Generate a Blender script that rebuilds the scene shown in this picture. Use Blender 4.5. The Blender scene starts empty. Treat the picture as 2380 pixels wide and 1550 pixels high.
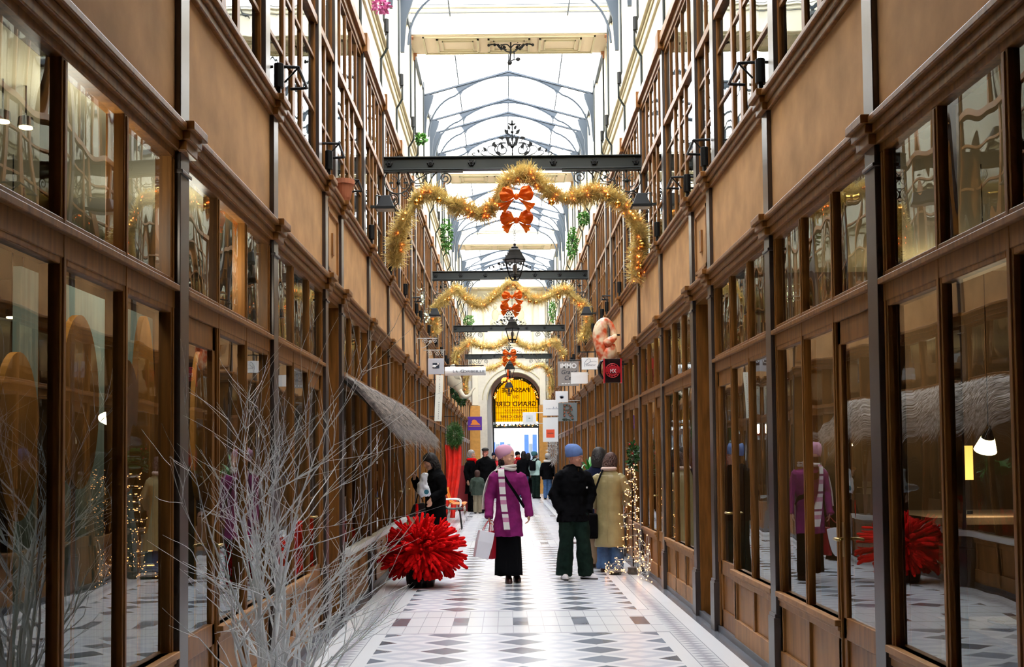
import bpy, bmesh, math, random
from mathutils import Vector, Matrix
random.seed(7)
PI = math.pi
S = bpy.context.scene
COL = S.collection
XL, XR = -1.577, 1.81          # faces of the iron pillars on the two sides
XC = (XL + XR) / 2
PER = 9.732                    # four full bays and one narrow bay
FB, NB = 2.194, 0.956

# ------------------------------------------------------------ materials
def newmat(name):
    m = bpy.data.materials.new(name); m.use_nodes = True
    nt = m.node_tree
    return m, nt, nt.nodes['Principled BSDF']

def mat(name, col, rough=0.5, metal=0.0, noise=0.0, scale=8.0, bump=0.0, emit=0.0, ecol=None, spec=None, stretch=None, trans=0.0, sheen=0.0):
    m, nt, p = newmat(name)
    p.inputs['Base Color'].default_value = (*col, 1)
    p.inputs['Roughness'].default_value = rough
    p.inputs['Metallic'].default_value = metal
    if spec is not None: p.inputs['Specular IOR Level'].default_value = spec
    if trans: p.inputs['Transmission Weight'].default_value = trans
    if emit:
        p.inputs['Emission Color'].default_value = (*(ecol or col), 1)
        p.inputs['Emission Strength'].default_value = emit
        m.cycles.emission_sampling = 'NONE'
    if noise or bump:
        tc = nt.nodes.new('ShaderNodeTexCoord'); mp = nt.nodes.new('ShaderNodeMapping')
        nt.links.new(tc.outputs['Object'], mp.inputs['Vector'])
        if stretch: mp.inputs['Scale'].default_value = stretch
        n = nt.nodes.new('ShaderNodeTexNoise'); n.inputs['Scale'].default_value = scale
        n.inputs['Detail'].default_value = 5
        nt.links.new(mp.outputs['Vector'], n.inputs['Vector'])
        if noise:
            r = nt.nodes.new('ShaderNodeValToRGB')
            a = [max(0, c * (1 - noise)) for c in col]; b = [min(1, c * (1 + noise)) for c in col]
            r.color_ramp.elements[0].position = .3; r.color_ramp.elements[1].position = .7
            r.color_ramp.elements[0].color = (*a, 1); r.color_ramp.elements[1].color = (*b, 1)
            nt.links.new(n.outputs['Fac'], r.inputs['Fac']); nt.links.new(r.outputs['Color'], p.inputs['Base Color'])
        if bump:
            b = nt.nodes.new('ShaderNodeBump'); b.inputs['Strength'].default_value = bump; b.inputs['Distance'].default_value = .02
            nt.links.new(n.outputs['Fac'], b.inputs['Height']); nt.links.new(b.outputs['Normal'], p.inputs['Normal'])
    return m

WOOD = mat('oak_shopfront', (.215, .084, .017), .42, spec=.28, noise=.35, scale=5, stretch=(6, 6, .6))
WOODD = mat('dark_oak_door', (.12, .036, .008), .4, spec=.3, noise=.3, scale=5, stretch=(6, 6, .6))
WOODP = mat('pale_oak_panel', (.30, .135, .040), .48, spec=.3, noise=.28, scale=4, stretch=(3, 3, .5))
PLAST = mat('ochre_plaster', (.54, .305, .135), .85, noise=.2, scale=3.2, bump=.15, spec=.2)
IRON = mat('brown_painted_iron', (.085, .07, .066), .3, metal=.5, noise=.15, scale=3)
DIRON = mat('dark_green_iron', (.005, .011, .011), .4)
BLACK = mat('matt_black_metal', (.0035, .004, .005), .45, spec=.3)
GIRON = mat('pale_painted_iron', (.5, .5, .48), .45)
TRUSS = mat('slate_blue_iron', (.03, .045, .065), .5)
CREAM = mat('cream_stucco', (.80, .74, .58), .75, noise=.05, scale=1.5)
CREAM2 = mat('cream_moulding', (.60, .54, .36), .7)
PEACH = mat('peach_coffer', (.70, .58, .42), .7)
WHITE = mat('white_paint', (.85, .85, .83), .5)
STONED = mat('grey_skirting_stone', (.10, .105, .12), .35, noise=.15)
DARKIN = mat('shop_interior_wall', (.16, .10, .055), .8, noise=.3, scale=1.5)
INFL = mat('shop_interior_floor', (.09, .06, .04), .6)
CURT = mat('sage_curtain', (.30, .40, .37), .9, noise=.15, scale=6, stretch=(1, 6, .3))
OCHRE = mat('ochre_painted_pier', (.62, .30, .06), .6, noise=.12)

def glass_mat(name, ior=1.9, tint=(.80, .86, .84), wav=0.0, sc=2.0, rough=0.0):
    m = bpy.data.materials.new(name); m.use_nodes = True
    nt = m.node_tree; nt.nodes.clear()
    o = nt.nodes.new('ShaderNodeOutputMaterial'); mx = nt.nodes.new('ShaderNodeMixShader')
    t = nt.nodes.new('ShaderNodeBsdfTransparent'); g = nt.nodes.new('ShaderNodeBsdfGlossy'); f = nt.nodes.new('ShaderNodeFresnel')
    t.inputs['Color'].default_value = (*tint, 1); g.inputs['Roughness'].default_value = rough
    g.inputs['Color'].default_value = (.93, .97, .97, 1)
    f.inputs['IOR'].default_value = ior
    nt.links.new(f.outputs[0], mx.inputs[0]); nt.links.new(t.outputs[0], mx.inputs[1]); nt.links.new(g.outputs[0], mx.inputs[2])
    nt.links.new(mx.outputs[0], o.inputs['Surface'])
    if wav:
        tc = nt.nodes.new('ShaderNodeTexCoord'); n = nt.nodes.new('ShaderNodeTexNoise'); n.inputs['Scale'].default_value = sc
        n.inputs['Detail'].default_value = 0
        mp = nt.nodes.new('ShaderNodeMapping'); mp.inputs['Scale'].default_value = (1, 1.6, .6)
        nt.links.new(tc.outputs['Object'], mp.inputs[0]); nt.links.new(mp.outputs[0], n.inputs['Vector'])
        b = nt.nodes.new('ShaderNodeBump'); b.inputs['Strength'].default_value = 1; b.inputs['Distance'].default_value = wav
        nt.links.new(n.outputs['Fac'], b.inputs['Height']); nt.links.new(b.outputs[0], g.inputs['Normal'])
    return m
GLASS = glass_mat('shop_glass', 2.9, wav=.0015)
GLASSW = glass_mat('old_wavy_glass', 3.2, wav=.0035, sc=2.2)
GLASSU = glass_mat('upper_glass', 2.6, wav=.003)
GLASSR = glass_mat('roof_glass', 1.25, tint=(.97, .98, 1))
GLASSL = glass_mat('lantern_glass', 1.4, tint=(.92, .92, .92), rough=.1)

def floor_mat():
    m, nt, p = newmat('mosaic_marble_floor')
    N, L = nt.nodes.new, nt.links.new
    geo = N('ShaderNodeNewGeometry'); sep = N('ShaderNodeSeparateXYZ'); L(geo.outputs['Position'], sep.inputs[0])
    X, Y = sep.outputs[0], sep.outputs[1]
    def M(op, a, b=None, c=None):
        n = N('ShaderNodeMath'); n.operation = op
        for i, v in enumerate((a, b, c)):
            if v is None: continue
            if isinstance(v, (int, float)): n.inputs[i].default_value = v
            else: L(v, n.inputs[i])
        return n.outputs[0]
    def mixc(f, a, b):
        n = N('ShaderNodeMix'); n.data_type = 'RGBA'; L(f, n.inputs[0])
        for i, v in ((6, a), (7, b)):
            if isinstance(v, tuple): n.inputs[i].default_value = (*v, 1)
            else: L(v, n.inputs[i])
        return n.outputs[2]
    def tri(v, per, off):       # 0 at a lattice point, 1 half way between two
        return M('MULTIPLY', M('ABSOLUTE', M('SUBTRACT', M('FRACT', M('ADD', M('DIVIDE', M('SUBTRACT', v, off), per), .5)), .5)), 2)
    def band(v, a, b):
        return M('MULTIPLY', M('GREATER_THAN', v, a), M('LESS_THAN', v, b))
    px, py = .608, .205
    noise = N('ShaderNodeTexNoise'); noise.inputs['Scale'].default_value = 1.6; noise.inputs['Detail'].default_value = 4
    L(geo.outputs['Position'], noise.inputs['Vector'])
    nz = noise.outputs['Fac']
    cellr = N('ShaderNodeTexWhiteNoise'); cellr.noise_dimensions = '2D'
    cv = N('ShaderNodeCombineXYZ'); L(M('FLOOR', M('ADD', M('DIVIDE', M('SUBTRACT', X, .107), px), .5)), cv.inputs[0])
    L(M('FLOOR', M('ADD', M('DIVIDE', M('SUBTRACT', Y, 8.475), .412), .5)), cv.inputs[1]); L(cv.outputs[0], cellr.inputs['Vector'])
    rnd = cellr.outputs['Value']
    white = (.84, .85, .87)
    dk = mixc(rnd, (.045, .058, .085), (.18, .22, .29))
    d1 = M('LESS_THAN', M('ADD', M('MULTIPLY', tri(X, px, .107), 1.55), M('MULTIPLY', tri(Y, .412, 8.475), 1.3)), 1.0)
    d2 = M('LESS_THAN', M('ADD', tri(X, px, .107 + px / 2), tri(Y, .412, 8.475 + .206)), .92)
    d3 = M('LESS_THAN', M('ADD', tri(X, px, .107 + px / 2), tri(Y, .412, 8.475 + .206)), .42)
    c = mixc(d2, white, (.64, .65, .73)); c = mixc(d3, c, (.80, .81, .84)); c = mixc(d1, c, dk)
    # side borders: white strips and a narrow band of pale triangles
    ax = M('ABSOLUTE', M('SUBTRACT', X, XC))
    t = tri(Y, .115, 0)
    w = M('DIVIDE', M('SUBTRACT', ax, 1.29), .17)
    zig = M('GREATER_THAN', M('ABSOLUTE', M('SUBTRACT', M('MULTIPLY', w, 2), 1)), t)
    c = mixc(M('GREATER_THAN', ax, 1.17), c, white)
    c = mixc(band(ax, 1.285, 1.465), c, mixc(zig, (.42, .42, .47), (.72, .73, .76)))
    c = mixc(band(ax, 1.280, 1.287), c, (.3, .3, .34)); c = mixc(band(ax, 1.463, 1.470), c, (.3, .3, .34))
    c = mixc(M('GREATER_THAN', ax, 1.615), c, (.075, .08, .10))
    # cross band in front of every narrow bay
    yy = M('MULTIPLY', M('ABSOLUTE', M('SUBTRACT', M('FRACT', M('ADD', M('DIVIDE', M('SUBTRACT', Y, 10.49), PER), .5)), .5)), PER)
    inb = M('MULTIPLY', M('LESS_THAN', yy, .73), M('LESS_THAN', ax, 1.29))
    sq = M('FLOOR', M('ADD', M('DIVIDE', M('SUBTRACT', X, .116), .1385), .5))
    isd = M('LESS_THAN', M('ABSOLUTE', M('SUBTRACT', M('FRACT', M('ADD', M('DIVIDE', sq, 4), .5)), .5)), .1)
    lines = M('GREATER_THAN', tri(X, .1385, .116), .955)
    bc = mixc(lines, (.78, .79, .81), (.45, .45, .48))
    bd = mixc(M('GREATER_THAN', ax, .9), (.13, .15, .19), (.07, .05, .07))
    bc = mixc(M('MULTIPLY', isd, M('LESS_THAN', yy, .245)), bc, bd)
    bc = mixc(band(yy, .27, .30), bc, (.40, .41, .45)); bc = mixc(band(yy, .69, .73), bc, (.42, .42, .46))
    c = mixc(inb, c, bc)
    mot = mixc(M('MULTIPLY', nz, .35), c, (.5, .52, .56))
    L(mot, p.inputs['Base Color'])
    p.inputs['Roughness'].default_value = .22
    L(M('ADD', M('MULTIPLY', nz, .16), .14), p.inputs['Roughness'])
    p.inputs['Specular IOR Level'].default_value = .7
    return m
FLOOR = floor_mat()

# ------------------------------------------------------------ mesh helpers
def qd(sx, v):
    return v if sx < 0 else [v[0], v[3], v[2], v[1]]
class MB:
    """collects shapes, builds ONE mesh object"""
    def __init__(s): s.v = []; s.f = []; s.sm = False
    def add(s, vs, fs):
        n = len(s.v); s.v += [tuple(v) for v in vs]; s.f += [tuple(i + n for i in f) for f in fs]; return s
    def box(s, x0, x1, y0, y1, z0, z1):
        if x0 > x1: x0, x1 = x1, x0
        if y0 > y1: y0, y1 = y1, y0
        v = [(x, y, z) for x in (x0, x1) for y in (y0, y1) for z in (z0, z1)]
        return s.add(v, [(0, 1, 3, 2), (4, 6, 7, 5), (0, 4, 5, 1), (2, 3, 7, 6), (0, 2, 6, 4), (1, 5, 7, 3)])
    def tube(s, pts, r, n=8, cap=True, flat=1.0):
        pts = [Vector(p) for p in pts]; k = len(pts)
        rs = r if isinstance(r, (list, tuple)) else [r] * k
        vs = []; fs = []; up = None
        for i, p in enumerate(pts):
            t = (pts[min(i + 1, k - 1)] - pts[max(i - 1, 0)])
            if t.length < 1e-9: t = Vector((0, 0, 1))
            t.normalize()
            if up is None:
                a = Vector((0, 0, 1)) if abs(t.z) < .9 else Vector((0, 1, 0)); up = (a - t * a.dot(t)).normalized()
            else:
                up = up - t * up.dot(t)
                up = up.normalized() if up.length > 1e-6 else t.orthogonal().normalized()
            b = t.cross(up)
            for j in range(n):
                a = 2 * PI * j / n
                vs.append(p + up * (math.cos(a) * rs[i]) + b * (math.sin(a) * rs[i] * flat))
        for i in range(k - 1):
            for j in range(n):
                fs.append((i * n + j, i * n + (j + 1) % n, (i + 1) * n + (j + 1) % n, (i + 1) * n + j))
        if cap: fs += [tuple(reversed(range(n))), tuple(range((k - 1) * n, k * n))]
        return s.add(vs, fs)
    def loft(s, rings, cap=True, n=None):
        n = len(rings[0]); vs = [q for r in rings for q in r]; fs = []
        for i in range(len(rings) - 1):
            for j in range(n): fs.append((i * n + j, i * n + (j + 1) % n, (i + 1) * n + (j + 1) % n, (i + 1) * n + j))
        if cap: fs += [tuple(reversed(range(n))), tuple(range((len(rings) - 1) * n, len(rings) * n))]
        return s.add(vs, fs)
    def lathe(s, prof, c=(0, 0, 0), n=16, rot=0):
        return s.loft([[(c[0] + r * math.cos(2 * PI * j / n + rot), c[1] + r * math.sin(2 * PI * j / n + rot), c[2] + z) for j in range(n)] for r, z in prof])
    def ball(s, c, r, n=10, m=7, sc=(1, 1, 1)):
        rings = []
        for i in range(m):
            a = PI * (i + .02 + (i / (m - 1)) * -.04) / (m - 1)
            rings.append([(c[0] + r * sc[0] * math.sin(a) * math.cos(2 * PI * j / n), c[1] + r * sc[1] * math.sin(a) * math.sin(2 * PI * j / n), c[2] - r * sc[2] * math.cos(a)) for j in range(n)])
        return s.loft(rings)
    def prism(s, poly, d0, d1, axis='y'):
        """poly: (a, z) outline, extruded from d0 to d1 along axis"""
        n = len(poly); vs = []
        for d in (d0, d1):
            for a, z in poly: vs.append((a, d, z) if axis == 'y' else ((d, a, z) if axis == 'x' else (a, z, d)))
        fs = [tuple(range(n)), tuple(reversed(range(n, 2 * n)))] + [(i, (i + 1) % n, n + (i + 1) % n, n + i) for i in range(n)]
        return s.add(vs, fs)
    def build(s, name, m, parent=None, smooth=False, bevel=0.0, fix=True):
        me = bpy.data.meshes.new(name); me.from_pydata(s.v, [], s.f)
        if fix:
            bm = bmesh.new(); bm.from_mesh(me); bmesh.ops.recalc_face_normals(bm, faces=bm.faces); bm.to_mesh(me); bm.free()
        me.materials.append(m)
        if smooth: me.polygons.foreach_set('use_smooth', [True] * len(me.polygons))
        o = bpy.data.objects.new(name, me); COL.objects.link(o)
        if parent: o.parent = parent
        if bevel:
            b = o.modifiers.new('bevel', 'BEVEL'); b.width = bevel; b.segments = 2; b.limit_method = 'ANGLE'
        return o

def tag(o, label=None, cat=None, group=None, kind=None):
    if label: o['label'] = label
    if cat: o['category'] = cat
    if group: o['group'] = group
    if kind: o['kind'] = kind
    return o
def thing(name, label, cat, loc=(0, 0, 0), rz=0, group=None, kind=None):
    o = bpy.data.objects.new(name, None); COL.objects.link(o); o.location = loc; o.rotation_euler = (0, 0, rz)
    o.empty_display_size = .1
    return tag(o, label, cat, group, kind)
def copy_tree(o, parent=None):
    c = o.copy(); COL.objects.link(c); c.parent = parent
    for ch in [q for q in ALLCH(o)]: copy_tree(ch, c)
    return c
def ALLCH(o): return [q for q in list(COL.objects) if q.parent == o]
def text_mesh(name, body, size, m, loc, rot, parent=None, ext=.002, sx=1.0, align='CENTER', shear=0.0, bold=0.0):
    cu = bpy.data.curves.new(name, 'FONT'); cu.body = body; cu.size = size; cu.extrude = ext; cu.align_x = align; cu.align_y = 'CENTER'; cu.shear = shear; cu.offset = size * bold
    o = bpy.data.objects.new(name + '_tmp', cu); COL.objects.link(o)
    dg = bpy.context.evaluated_depsgraph_get(); me = bpy.data.meshes.new_from_object(o.evaluated_get(dg))
    bpy.data.objects.remove(o); me.materials.clear(); me.materials.append(m)
    q = bpy.data.objects.new(name, me); COL.objects.link(q); q.location = loc; q.rotation_euler = rot; q.scale = (sx, 1, 1)
    if parent: q.parent = parent
    return q

# ------------------------------------------------------------ camera (same lens as the photograph)
F, CPX, CPY, PIT, ROL = 2600.0, 1176.2, 961.4, .0415, .0095
cam = bpy.data.cameras.new('camera'); co = bpy.data.objects.new('camera', cam); COL.objects.link(co); S.camera = co
cam.sensor_width = 36; cam.lens = F / 2380 * 36; cam.sensor_fit = 'HORIZONTAL'
cam.shift_x = (1190 - CPX) / 2380; cam.shift_y = (CPY - 775) / 2380
cam.clip_start = .05; cam.clip_end = 300
co.matrix_world = Matrix.Translation((0, 0, 1.5)) @ Matrix.Rotation(PI / 2 + PIT, 4, 'X') @ Matrix.Rotation(-ROL, 4, 'Z')
def at(px, py, Y):
    """the place at distance Y that the photograph shows at (px, py)"""
    x = (px - CPX) / F; y = (CPY - py) / F
    x, y = x * math.cos(ROL) + y * math.sin(ROL), -x * math.sin(ROL) + y * math.cos(ROL)
    d = Vector((x, -y * math.sin(PIT) + math.cos(PIT), y * math.cos(PIT) + math.sin(PIT)))
    t = Y / d.y
    return Vector((t * d.x, Y, 1.5 + t * d.z))

# ------------------------------------------------------------ light: overcast daylight through the glazed roof
w = bpy.data.worlds.new('overcast_sky'); S.world = w; w.use_nodes = True
bg = w.node_tree.nodes['Background']
bg.inputs[0].default_value = (.95, .97, 1.0, 1); bg.inputs[1].default_value = 10.5
S.view_settings.view_transform = 'Standard'; S.view_settings.look = 'None'; S.view_settings.exposure = 0.3; S.view_settings.gamma = 1
S.cycles.max_bounces = 7; S.cycles.diffuse_bounces = 3; S.cycles.glossy_bounces = 4
S.cycles.adaptive_threshold = .03; S.cycles.transparent_max_bounces = 16
S.cycles.caustics_reflective = False; S.cycles.caustics_refractive = False
S.cycles.sample_clamp_indirect = 8; S.cycles.use_denoising = True

# ------------------------------------------------------------ floor
Y0, Y1 = -2.0, 50.0
mb = MB(); mb.add([(-1.75, Y0, 0), (1.99, Y0, 0), (1.99, 54, 0), (-1.75, 54, 0), (-1.75, Y0, -.1), (1.99, Y0, -.1), (1.99, 54, -.1), (-1.75, 54, -.1)],
    [(0, 1, 2, 3), (7, 6, 5, 4), (0, 4, 5, 1), (1, 5, 6, 2), (2, 6, 7, 3), (3, 7, 4, 0)])
tag(mb.build('floor', FLOOR), kind='structure')

# ------------------------------------------------------------ columns and bays along one side
cols = []            # (y of the far edge of the pillar, kind of the bay that follows it)
y = 9.94 - PER * 1 - 2 * FB   # start behind the camera
seq = []
y = 10.90 - PER * 2 + 0
ys = []
k = 0
while y < 50:
    for b in (FB, FB, FB, FB, NB):
        ys.append((y, b)); y += b
ys = [q for q in ys if q[0] > -3 and q[0] < 49.5]
# merge: 10.90 + 4*2.194 = 19.68, + .956 = 20.63
CW = .15             # pillar width along the passage
SIDES = (('left', XL, -1), ('right', XR, 1))
nwin = ndoor = ntrim = 0
lowers = []
def frame_rect(mb, sx, xa, xb, ya, yb, za, zb): mb.box(xa, xb, ya, yb, za, zb)

def ground_bay(sx, X, y0, y1, dk, n):
    """shopfront between two pillars: three lights, transom lights, stall panels; dk = which light is the door"""
    global nwin, ndoor
    xo = X + sx * .03; xi = X + sx * .11; xg = X + sx * .053
    L = y1 - y0
    w_ = (L - .15 * 2 - .02) / 3
    e = [(y0 + .05 + i * ((L - .10 + .06) / 3), y0 + .05 + i * ((L - .10 + .06) / 3) + (L - .10 + .06) / 3 - .06) for i in range(3)]
    nwin += 1
    root = thing('window_%d' % nwin, None, None, (0, 0, 0), kind='structure')
    f = MB()
    f.box(xo - sx * .004, xi, y0, y1, 2.985, 3.04); f.box(xo - sx * .004, xi, y0, y1, 2.25, 2.395); f.box(xo - sx * .03, xi, y0, y1, 2.335, 2.365)
    dkl = [dk] if dk is not None else []
    edges = [y0] + [q for p in e for q in p] + [y1]
    for a, b in zip(edges[0::2], edges[1::2]):
        f.box(xo, xi, a, b, 2.36, 3.02)
        f.box(xo, xi, a, b, .04, 2.30)
        f.box(xo - sx * .006, xo + sx * .01, (a + b) / 2 - .012, (a + b) / 2 + .012, .6, 2.98)
    spans = [i for i in range(3) if i != dk]
    for i in spans:
        f.box(xo, xi, e[i][0], e[i][1], .52, .60); f.box(xo, xi, e[i][0], e[i][1], 2.225, 2.26)
    f.build('frame', WOOD, root, bevel=.004)
    g = MB()
    for i in range(3): g.add(qd(sx, [(xg, e[i][0] - .01, 2.38), (xg, e[i][1] + .01, 2.38), (xg, e[i][1] + .01, 3.0), (xg, e[i][0] - .01, 3.0)]), [(0, 1, 2, 3)])
    g.build('transom_glass', GLASSW, root, fix=False)
    g = MB()
    for i in spans: g.add(qd(sx, [(xg, e[i][0] - .01, .58), (xg, e[i][1] + .01, .58), (xg, e[i][1] + .01, 2.24), (xg, e[i][0] - .01, 2.24)]), [(0, 1, 2, 3)])
    g.build('glass', GLASS, root, fix=False)
    # stall riser: moulded sill, panel and foot rail
    p = MB()
    a, b = e[spans[0]][0] - .05, e[spans[-1]][1] + .05
    if spans[-1] - spans[0] > 1:
        segs = [(e[i][0] - .05, e[i][1] + .05) for i in spans]
    else: segs = [(a, b)]
    for a, b in segs:
        p.box(xo + sx * .02, xi, a, b, .04, .55)
        p.box(xo - sx * .035, xi, a, b, .565, .60); p.box(xo - sx * .018, xi, a, b, .54, .565); p.box(xo - sx * .008, xi, a, b, .50, .54)
        p.box(xo - sx * .005, xi, a, b, .04, .20); p.box(xo, xi, a, a + .06, .20, .5); p.box(xo, xi, b - .06, b, .20, .5)
    p.build('stall_panel', WOODP, root, bevel=.004)
    if dk is not None:
        ndoor += 1
        d = thing('door_%d' % ndoor, None, None, (0, 0, 0), kind='structure')
        a, b = e[dk]; lf = MB(); xd = xo + sx * .012
        lf.box(xd, xd + sx * .045, a, a + .055, .03, 2.25); lf.box(xd, xd + sx * .045, b - .055, b, .03, 2.25)
        lf.box(xd, xd + sx * .045, a, b, 2.12, 2.25); lf.box(xd, xd + sx * .045, a, b, .03, .20); lf.box(xd, xd + sx * .045, a, b, .5, .62)
        lf.box(xd + sx * .015, xd + sx * .03, a, b, .2, .5)
        lf.build('door_leaf', WOOD, d, bevel=.004)
        MB().add(qd(sx, [(xd + sx * .015, a + .05, .61), (xd + sx * .015, b - .05, .61), (xd + sx * .015, b - .05, 2.13), (xd + sx * .015, a + .05, 2.13)]), [(0, 1, 2, 3)]).build('glass', GLASS, d, fix=False)
        hy = a + .03 if n % 2 else b - .03
        MB().tube([(xd - sx * .002, hy, 1.05), (xd - sx * .05, hy, 1.05), (xd - sx * .05, hy + (.09 if n % 2 else -.09), 1.05)], .009).build('handle', mat_brass, d, smooth=True)
        MB().box(xd - sx * .003, xd + sx * .01, hy - .018, hy + .018, .95, 1.14).build('lock_plate', mat_brass, d)
mat_brass = mat('aged_brass', (.42, .30, .12), .35, metal=.9)

def upper_bay(sx, X, y0, y1, n, narrow=False):
    global nwin
    nwin += 1
    root = thing('window_%d' % nwin, None, None, (0, 0, 0), kind='structure')
    xo = X + sx * .03; xi = X + sx * .09; xg = X + sx * .048
    f = MB(); L = y1 - y0
    if narrow: lights = [(.04, .37), (.43, .766)]; lights = [(a * L / .806, b * L / .806) for a, b in lights]
    else: lights = [(.04, .62), (.69, .97), (1.07, 1.35), (1.42, 2.0)]; lights = [(a * L / 2.04, b * L / 2.04) for a, b in lights]
    ed = [0] + [q for p in lights for q in p] + [L]
    for a, b in zip(ed[0::2], ed[1::2]): f.box(xo, xi, y0 + a, y0 + b, 4.02, 5.46)
    f.box(xo - sx * .02, xi, y0, y1, 5.39, 5.46); f.box(xo, xi, y0, y1, 6.24, 6.3); f.box(xo, xi, y0, y1, 4.02, 4.10)
    nt_ = 2 if narrow else 5
    for i in range(nt_ + 1):
        c = y0 + L * i / nt_; f.box(xo, xi, c - .015, c + .015, 5.4, 6.3)
    for a, b in lights:
        for z in (4.60, 5.08): f.box(xo + sx * .004, xi - sx * .01, y0 + a, y0 + b, z - .016, z + .016)
    f.build('frame', WOOD, root, bevel=.003)
    g = MB(); g.add(qd(sx, [(xg, y0, 4.05), (xg, y1, 4.05), (xg, y1, 6.27), (xg, y0, 6.27)]), [(0, 1, 2, 3)]); g.build('glass', GLASSU, root, fix=False)

plast = {'left': MB(), 'right': MB()}
def skip(): pass
nt = 0
def trim(mbx, m, bevel=0.0, smooth=False):
    global nt
    nt += 1
    return tag(mbx.build('trim_%d' % nt, m, bevel=bevel, smooth=smooth), kind='structure')

spot_places = []
for side, X, sx in SIDES:
    U = X + sx * .055       # upper storey pillars stand a little further back
    base = MB(); cor = MB(); cor2 = MB(); cor3 = MB(); strg = MB()
    for i, (yc, b) in enumerate(ys):
        yc = round(yc, 3)
        narrow = b < 1.5
        # pillar, standing at yc-CW .. yc
        p = MB()
        p.box(X, X + sx * .07, yc - CW, yc, .42, 3.9); p.box(X - sx * .018, X + sx * .07, yc - CW - .012, yc + .012, 0, .42)
        p.box(X - sx * .010, X + sx * .07, yc - CW - .008, yc + .008, .42, .445)
        p.box(X - sx * .012, X + sx * .07, yc - CW - .008, yc + .008, 2.915, 2.935)
        p.box(U, U + sx * .07, yc - CW, yc, 4.0, 6.4)
        trim(p, IRON, bevel=.004)
        q = MB()                   # breaks of the two wooden cornices over the pillar
        for zb, s1 in ((3.02, 0), (3.885, .0)):
            q.box(X - sx * .035, X + sx * .05, yc - CW - .025, yc + .025, zb, zb + .05); q.box(X - sx * .055, X + sx * .05, yc - CW - .035, yc + .035, zb + .05, zb + .095)
            q.box(X - sx * .08, X + sx * .05, yc - CW - .05, yc + .05, zb + .095, zb + .14)
        q.box(U - sx * .05, U + sx * .05, yc - CW - .035, yc + .035, 6.3, 6.52)
        trim(q, WOOD, bevel=.005)
        ya, yb = yc, yc + b - CW
        if narrow:
            # recessed side doorway with a panelled oak door, moulded plaster panel above
            ndoor += 1
            d = thing('door_%d' % ndoor, None, None, kind='structure')
            lf = MB(); xd = X + sx * .22
            lf.box(xd, xd + sx * .05, ya, yb, 0.02, 3.0)
            for z0, z1 in ((.15, .9), (1.05, 2.1), (2.25, 2.85)):
                lf.box(xd - sx * .012, xd, ya + .12, yb - .12, z0, z0 + .03); lf.box(xd - sx * .012, xd, ya + .12, yb - .12, z1 - .03, z1)
                lf.box(xd - sx * .012, xd, ya + .12, ya + .15, z0, z1); lf.box(xd - sx * .012, xd, yb - .15, yb - .12, z0, z1)
            lf.build('door_leaf', WOODD, d, bevel=.003)
            jm = MB(); jm.box(X + sx * .03, X + sx * .27, ya - .02, ya + .02, 0, 3.04); jm.box(X + sx * .03, X + sx * .27, yb - .02, yb + .02, 0, 3.04); jm.box(X + sx * .03, X + sx * .27, ya, yb, 2.98, 3.04)
            jm.build('door_frame', WOOD, d)
            MB().ball((xd - sx * .04, ya + .1, 1.05), .03).build('handle', mat_brass, d, smooth=True)
            pn = MB()
            for a1, b1, c1, d1 in ((ya + .1, yb - .1, 3.24, 3.27), (ya + .1, yb - .1, 3.78, 3.81), (ya + .1, ya + .13, 3.24, 3.81), (yb - .13, yb - .1, 3.24, 3.81)):
                pn.box(X + sx * .012, X + sx * .04, a1, b1, c1, d1)
            pn.box(X + sx * .012, X + sx * .04, (ya + yb) / 2 - .04, (ya + yb) / 2 + .04, 3.42, 3.62)
            trim(pn, WOODP)
            upper_bay(sx, U, ya, yb, i, True)
        else:
            dk = None
            if i % 2 == 0: dk = 0
            if i % 4 == 1: dk = 2
            ground_bay(sx, X, ya, yb, dk, i); upper_bay(sx, U, ya, yb, i)
    A, B = Y0, Y1
    # continuous wooden cornices
    for mbx, Xc, zz in ((cor, X, 3.02), (cor2, X, 3.885)):
        mbx.box(Xc + sx * .0, Xc + sx * .10, A, B, zz, zz + .05); mbx.box(Xc - sx * .02, Xc + sx * .10, A, B, zz + .05, zz + .095); mbx.box(Xc - sx * .045, Xc + sx * .10, A, B, zz + .095, zz + .13)
        trim(mbx, WOOD, bevel=.006)
    cor3.box(U + sx * .01, U + sx * .12, A, B, 6.28, 6.36); cor3.box(U - sx * .03, U + sx * .12, A, B, 6.36, 6.46)
    trim(cor3, WOOD, bevel=.006)
    w1 = MB(); w1.box(X + sx * .03, X + sx * .16, A, B, 3.14, 3.9)
    tag(w1.build('wall_%s' % side, PLAST), kind='structure')
    # white upper storey, moulded string course, pilasters
    V = X + sx * .12
    w2 = MB(); w2.box(V, V + sx * .3, A, B, 6.46, 9.9)
    tag(w2.build('wall_%s_upper' % side, CREAM), kind='structure')
    strg.box(V - sx * .05, V + sx * .02, A, B, 7.22, 7.28); strg.box(V - sx * .09, V + sx * .02, A, B, 7.28, 7.34); strg.box(V - sx * .03, V + sx * .02, A, B, 7.10, 7.22)
    trim(strg, CREAM2, bevel=.01)
    base.box(X + sx * .015, X + sx * .06, A, B, 0, .05)
    tag(base.build('baseboard_%s' % side, STONED), kind='structure')
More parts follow.
